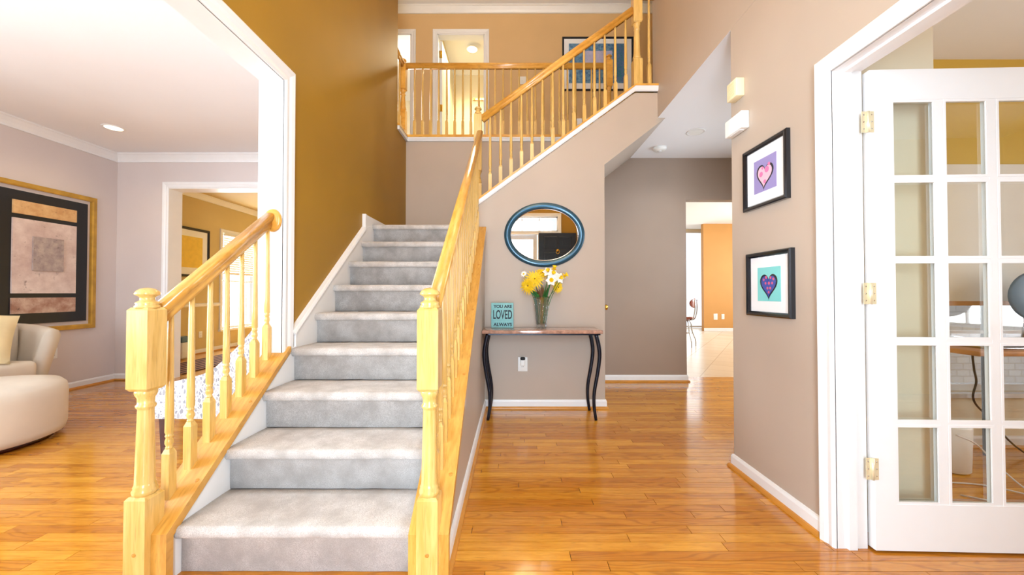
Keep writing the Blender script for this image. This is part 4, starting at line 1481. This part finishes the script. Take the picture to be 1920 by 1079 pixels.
# ================================================================== dining room
dp, P = frame_on((-5.6, 6.43, 1.80), (1, 0, 0), .86, .86, .045, .03, 'black_frame', 'black framed yellow print on the dining room wall')
dp.location = (-5.6, 6.43, 1.795)
quad(P, -.40, .40, -.40, .40, .012, .01).build('mat_board', 'mat_board', dp)
quad(P, -.28, .28, -.27, .27, .014).build('print', 'yellow_print', dp)
bl_ = thing('window_blind', (-5.58, 7.9, 2.24), 'white slatted blind half lowered over the dining room window', 'blind')
MB().box(-5.600, -5.56, 7.20, 8.61, 2.20, 2.245).build('head_rail', 'shade_fabric', bl_)
sl = MB().prism([(-5.605, 7.21, 0), (-5.590, 7.21, .043), (-5.587, 7.21, .043), (-5.602, 7.21, 0)], (0, 1.39, 0)).mesh('slat', 'shade_fabric')
for k in range(17):
    o = bpy.data.objects.new('slat', sl); COL.objects.link(o); o.parent = bl_
    o.location = V((0, 0, 2.17 - k * .045)) - wloc(bl_)
rug = MB().box(-5.10, -4.40, 4.99, 7.2, 0.0, .012)
tag(rug.build('runner_rug', 'runner_stripes', origin=None), 'dark brown striped runner rug on the dining room floor', 'rug')
bn = thing('storage_bin', (-4.72, 5.30, 0), 'small white bin with grey lid beyond the dining opening', 'bin')
MB().rbox(-5.52, -5.35, 6.05, 6.25, .02, .28, .01, 2).build('bin_body', 'plastic_white', bn)
MB().rbox(-5.525, -5.345, 6.045, 6.255, .28, .37, .01, 2).build('lid', 'blue_grey', bn)
bn_off = V((-5.43, 6.15, 0)) - bn.location
for ch_ in bn.children:
    ch_.location -= bn_off
bn.location = (-5.43, 6.15, 0)

# ================================================================== upstairs
up, P = frame_on((1.311, 5.7, 4.612), (0, -1, 0), 1.092, .832, .028, .025, 'black_frame', 'wide black framed blue and green print upstairs')
quad(P, -.525, .525, -.395, .395, .010, .008).build('mat_board', 'mat_board', up)
quad(P, -.445, .445, -.30, .315, .012).build('print', 'pond_print', up)
quad(P, -.22, .22, .0, .20, .0128).build('pale_patch', 'pond_sky', up)
quad(P, .24, .43, -.28, .30, .0128).build('frond_patch', 'pond_fronds', up)
tb = thing('towel_rail', (-0.62, 7.5, 4.35), 'brass rail of hooks on the wall inside the upstairs room', 'towel rail')
MB().box(-0.80, -0.52, 7.47, 7.5, 4.98, 5.02).build('rail', 'brass', tb)
for k in range(4):
    MB().tube([(-0.77 + k * .075, 7.47, 5.0), (-0.77 + k * .075, 7.44, 4.985), (-0.77 + k * .075, 7.44, 5.0)], .006, 6).build('hook', 'brass', tb)
tl = thing('vanity_unit', (-0.62, 7.2, Z2), 'white vanity unit seen through the upstairs doorway', 'vanity')
MB().box(-0.95, 0.1, 7.0, 7.49, Z2, Z2 + .78).build('cabinet', 'trim_white', tl)
MB().rbox(-0.97, 0.12, 6.97, 7.49, Z2 + .78, Z2 + .82, .006, 2).build('worktop', 'towel_grey', tl)

# ================================================================== kitchen
ks = thing('kitchen_chair', (3.62, 7.62, 0), 'chrome legged dinette chair with red wooden back in the kitchen', 'chair')
X0, Y0 = 3.50, 7.62
MB().lathe([(0, .56), (.17, .56), (.185, .575), (.185, .595), (.17, .605), (0, .61)], (X0, Y0, 0), 24).build('seat', 'stool_red', ks)
bk = MB()
NB = 10
vs_, fs_ = [], []
for i in range(NB + 1):
    for j in range(NB + 1):
        u, v = -1 + 2 * i / NB, -1 + 2 * j / NB
        uu, vv = u * math.sqrt(1 - v * v / 2), v * math.sqrt(1 - u * u / 2)
        vs_.append((X0 + .20 - .05 * uu * uu, Y0 + uu * .18, .88 + vv * .095))
for i in range(NB):
    for j in range(NB):
        a = i * (NB + 1) + j
        fs_.append((a, a + NB + 1, a + NB + 2, a + 1))
bk.add(vs_, fs_, True)
bk.xform(Matrix.Translation((X0, Y0, 0)) @ Matrix.Rotation(math.radians(-38), 4, 'Z') @ Matrix.Translation((-X0, -Y0, 0)))
o = bk.build('backrest', 'stool_red', ks)
sol = o.modifiers.new('thickness', 'SOLIDIFY'); sol.thickness = .018
R = Matrix.Translation((X0, Y0, 0)) @ Matrix.Rotation(math.radians(-38), 4, 'Z') @ Matrix.Translation((-X0, -Y0, 0))
for s_ in (-.09, .09):
    MB().tube([R @ V(p) for p in bez([(X0 + .08, Y0 + s_, .54), (X0 + .17, Y0 + s_, .56), (X0 + .205, Y0 + s_, .66), (X0 + .222, Y0 + s_, .80), (X0 + .218, Y0 + s_, .95)], 16)], .011, 8).build('back_post', 'chrome', ks)
for sx_ in (-1, 1):
    for sy_ in (-1, 1):
        MB().tube([R @ V(p) for p in bez([(X0 + sx_ * .05, Y0 + sy_ * .05, .55), (X0 + sx_ * .10, Y0 + sy_ * .10, .48), (X0 + sx_ * .12, Y0 + sy_ * .12, .30), (X0 + sx_ * .17, Y0 + sy_ * .17, .13), (X0 + sx_ * .175, Y0 + sy_ * .175, .004)], 16)], .012, 8).build('leg', 'chrome', ks)
MB().tube([R @ V((X0 + .13 * math.cos(a), Y0 + .13 * math.sin(a), .27)) for a in [2 * math.pi * k / 20 for k in range(21)]], .009, 6).build('foot_ring', 'chrome', ks)
kt = thing('kitchen_table', (2.95, 8.2, 0), 'white topped kitchen table edge beyond the doorway', 'table')
MB().rbox(2.3, 3.62, 7.75, 8.75, .93, .965, .01, 2).build('table_top', 'plastic_white', kt)
MB().lathe([(.28, 0), (.26, .02), (.04, .05), (.04, .93)], (2.95, 8.25, 0), 20).build('pedestal', 'chrome', kt)

# ================================================================== office
dk = thing('desk', (3.4, 2.40, 0), 'pale wooden desk seen through the glazed door', 'desk')
MB().rbox(2.76, 4.6, 2.22, 2.56, .712, .742, .006, 2).build('desk_top', 'desk_wood', dk)
for x in (3.16, 4.5):
    for y in (2.25, 2.50):
        MB().box(x, x + .03, y, y + .03, 0, .712).build('leg', 'black_metal', dk)
lp = thing('laptop', (3.15, 2.36, .742), 'silver laptop lying on the desk', 'laptop')
MB().rbox(2.92, 3.28, 2.28, 2.50, .743, .756, .004, 2).build('case', 'chrome', lp)
MB().box(2.95, 3.25, 2.30, 2.42, .7555, .7575).build('keyboard', 'cable_black', lp)
mo = thing('desk_monitor', (3.47, 2.48, .742), 'rounded blue grey monitor on the office desk', 'monitor')
MB().lathe([(0, -.02), (.10, -.018), (.19, -.008), (.205, .0), (.19, .012), (0, .03)], (0, 0, 0), 28, axis=(0, 1, 0)).xform(Matrix.Translation((3.46, 2.46, 1.07)) @ Matrix.Diagonal((1.0, 1, .82, 1))).build('shell', 'blue_grey', mo)
MB().tube([(3.42, 2.47, .95), (3.40, 2.48, .85), (3.40, 2.49, .745)], .016, 8).build('stand', 'chrome', mo)
MB().lathe([(.09, .743), (.085, .752), (0, .754)], (3.40, 2.49, 0), 20).build('foot', 'chrome', mo)
pb = thing('paper_sheaf', (3.10, 2.53, .742), 'pale stack of papers beside the laptop', 'papers')
MB().rbox(3.30, 3.50, 2.26, 2.44, .743, .775, .003, 2).build('sheets', 'mat_board', pb)
off = V((3.40, 2.35, .742)) - pb.location
for ch_ in pb.children: ch_.location -= off
pb.location = (3.40, 2.35, .742)
wb = thing('waste_bin', (2.70, 2.33, 0), 'white cylindrical bin on the office floor', 'bin')
MB().lathe([(0, .004), (.085, .004), (.092, .012), (.100, .272), (.098, .282), (.088, .285), (.075, .270), (0, .268)], (2.70, 2.33, 0), 28).build('bin_body', 'plastic_white', wb)
MB().box(2.67, 2.73, 2.26, 2.275, .283, .288).build('slot', 'cable_black', wb)
tag(MB().tube(bez([at(1858, 640, 2.55), at(1823, 655, 2.50), at(1822, 690, 2.55), at(1826, 715, 2.58), at(1820, 748, 2.58), at(1846, 780, 2.58), (3.45, 2.50, .006), (3.9, 2.42, .006), (4.5, 2.45, .006)], 60), .006, 6).build('power_cable', 'cable_black'), 'black power cable hanging from the desk to the floor', 'cable')
z_ = .006
tag(MB().tube(bez([(2.62, 2.22, .25), (2.72, 2.205, .20), (2.80, 2.17, .09), (2.82, 2.06, z_), (2.80, 1.95, z_), (2.70, 1.90, z_), (2.55, 1.93, z_), (2.40, 2.02, z_)], 60), .004, 6).build('white_cord', 'cable_white'), 'white cord looping down in front of the bin', 'cable')
tag(MB().tube(bez([(2.45, 2.16, z_), (2.66, 2.12, z_), (2.78, 2.00, .009), (2.90, 1.93, z_), (3.05, 1.86, z_), (3.3, 1.82, z_)], 50), .004, 6).build('white_cord', 'cable_white'), 'white cord running straight across the office floor', 'cable')
sh = thing('roller_shade', (3.6, 2.63, 1.97), 'cream roller shade lowered over the office window', 'blind')
MB().box(2.97, 4.26, 2.632, 2.636, 1.03, 2.0).build('shade_cloth', 'shade_fabric', sh)
MB().box(2.97, 4.26, 2.628, 2.640, 1.00, 1.032).build('hem_bar', 'desk_wood', sh)
# unseen chandelier, added above the view to warm the entry walls
fl = thing('chandelier', (0, 0.6, ZT), 'unseen brass chandelier added high in the entry for warm light', 'chandelier')
MB().lathe([(.07, 0), (.07, -.02), (.02, -.04), (.006, -.05)], (0, 0.6, ZT), 20).build('canopy', 'brass', fl)
MB().tube([(0, 0.6, ZT - .04), (0, 0.6, 3.75)], .006, 6).build('chain', 'brass', fl)
MB().lathe([(.0, 3.42), (.03, 3.45), (.05, 3.52), (.025, 3.60), (.02, 3.72), (0, 3.76)], (0, 0.6, 0), 20).build('body', 'brass', fl)
for k in range(5):
    a = 2 * math.pi * k / 5 + .3
    c_, s_ = math.cos(a), math.sin(a)
    am_ = MB().tube(bez([(.03 * c_, .6 + .03 * s_, 3.50), (.14 * c_, .6 + .14 * s_, 3.42), (.26 * c_, .6 + .26 * s_, 3.48), (.28 * c_, .6 + .28 * s_, 3.56)], 14), .007, 6).build('arm', 'brass', fl)
    MB().lathe([(.02, 3.56), (.05, 3.60), (.06, 3.68), (.055, 3.70), (.045, 3.61), (.0, 3.575)], (.28 * c_, .6 + .28 * s_, 0), 16).build('shade', 'lamp_warm', am_)
d = bpy.data.lights.new('chandelier_light', 'POINT'); d.energy = 80; d.color = WARM; d.shadow_soft_size = .4
o = bpy.data.objects.new('chandelier_light', d); COL.objects.link(o); o.parent = fl; o.location = (0, 0, 3.85 - ZT)
d = bpy.data.lights.new('added_uplight', 'SPOT'); d.energy = 480; d.color = WARM; d.shadow_soft_size = .2; d.spot_size = math.radians(175); d.spot_blend = .5  # added upward spot that warms the ceiling and high walls
o = bpy.data.objects.new('added_uplight', d); COL.objects.link(o); o.parent = fl; o.location = (0, 0, 3.74 - ZT); o.rotation_euler = (math.pi, 0, 0)
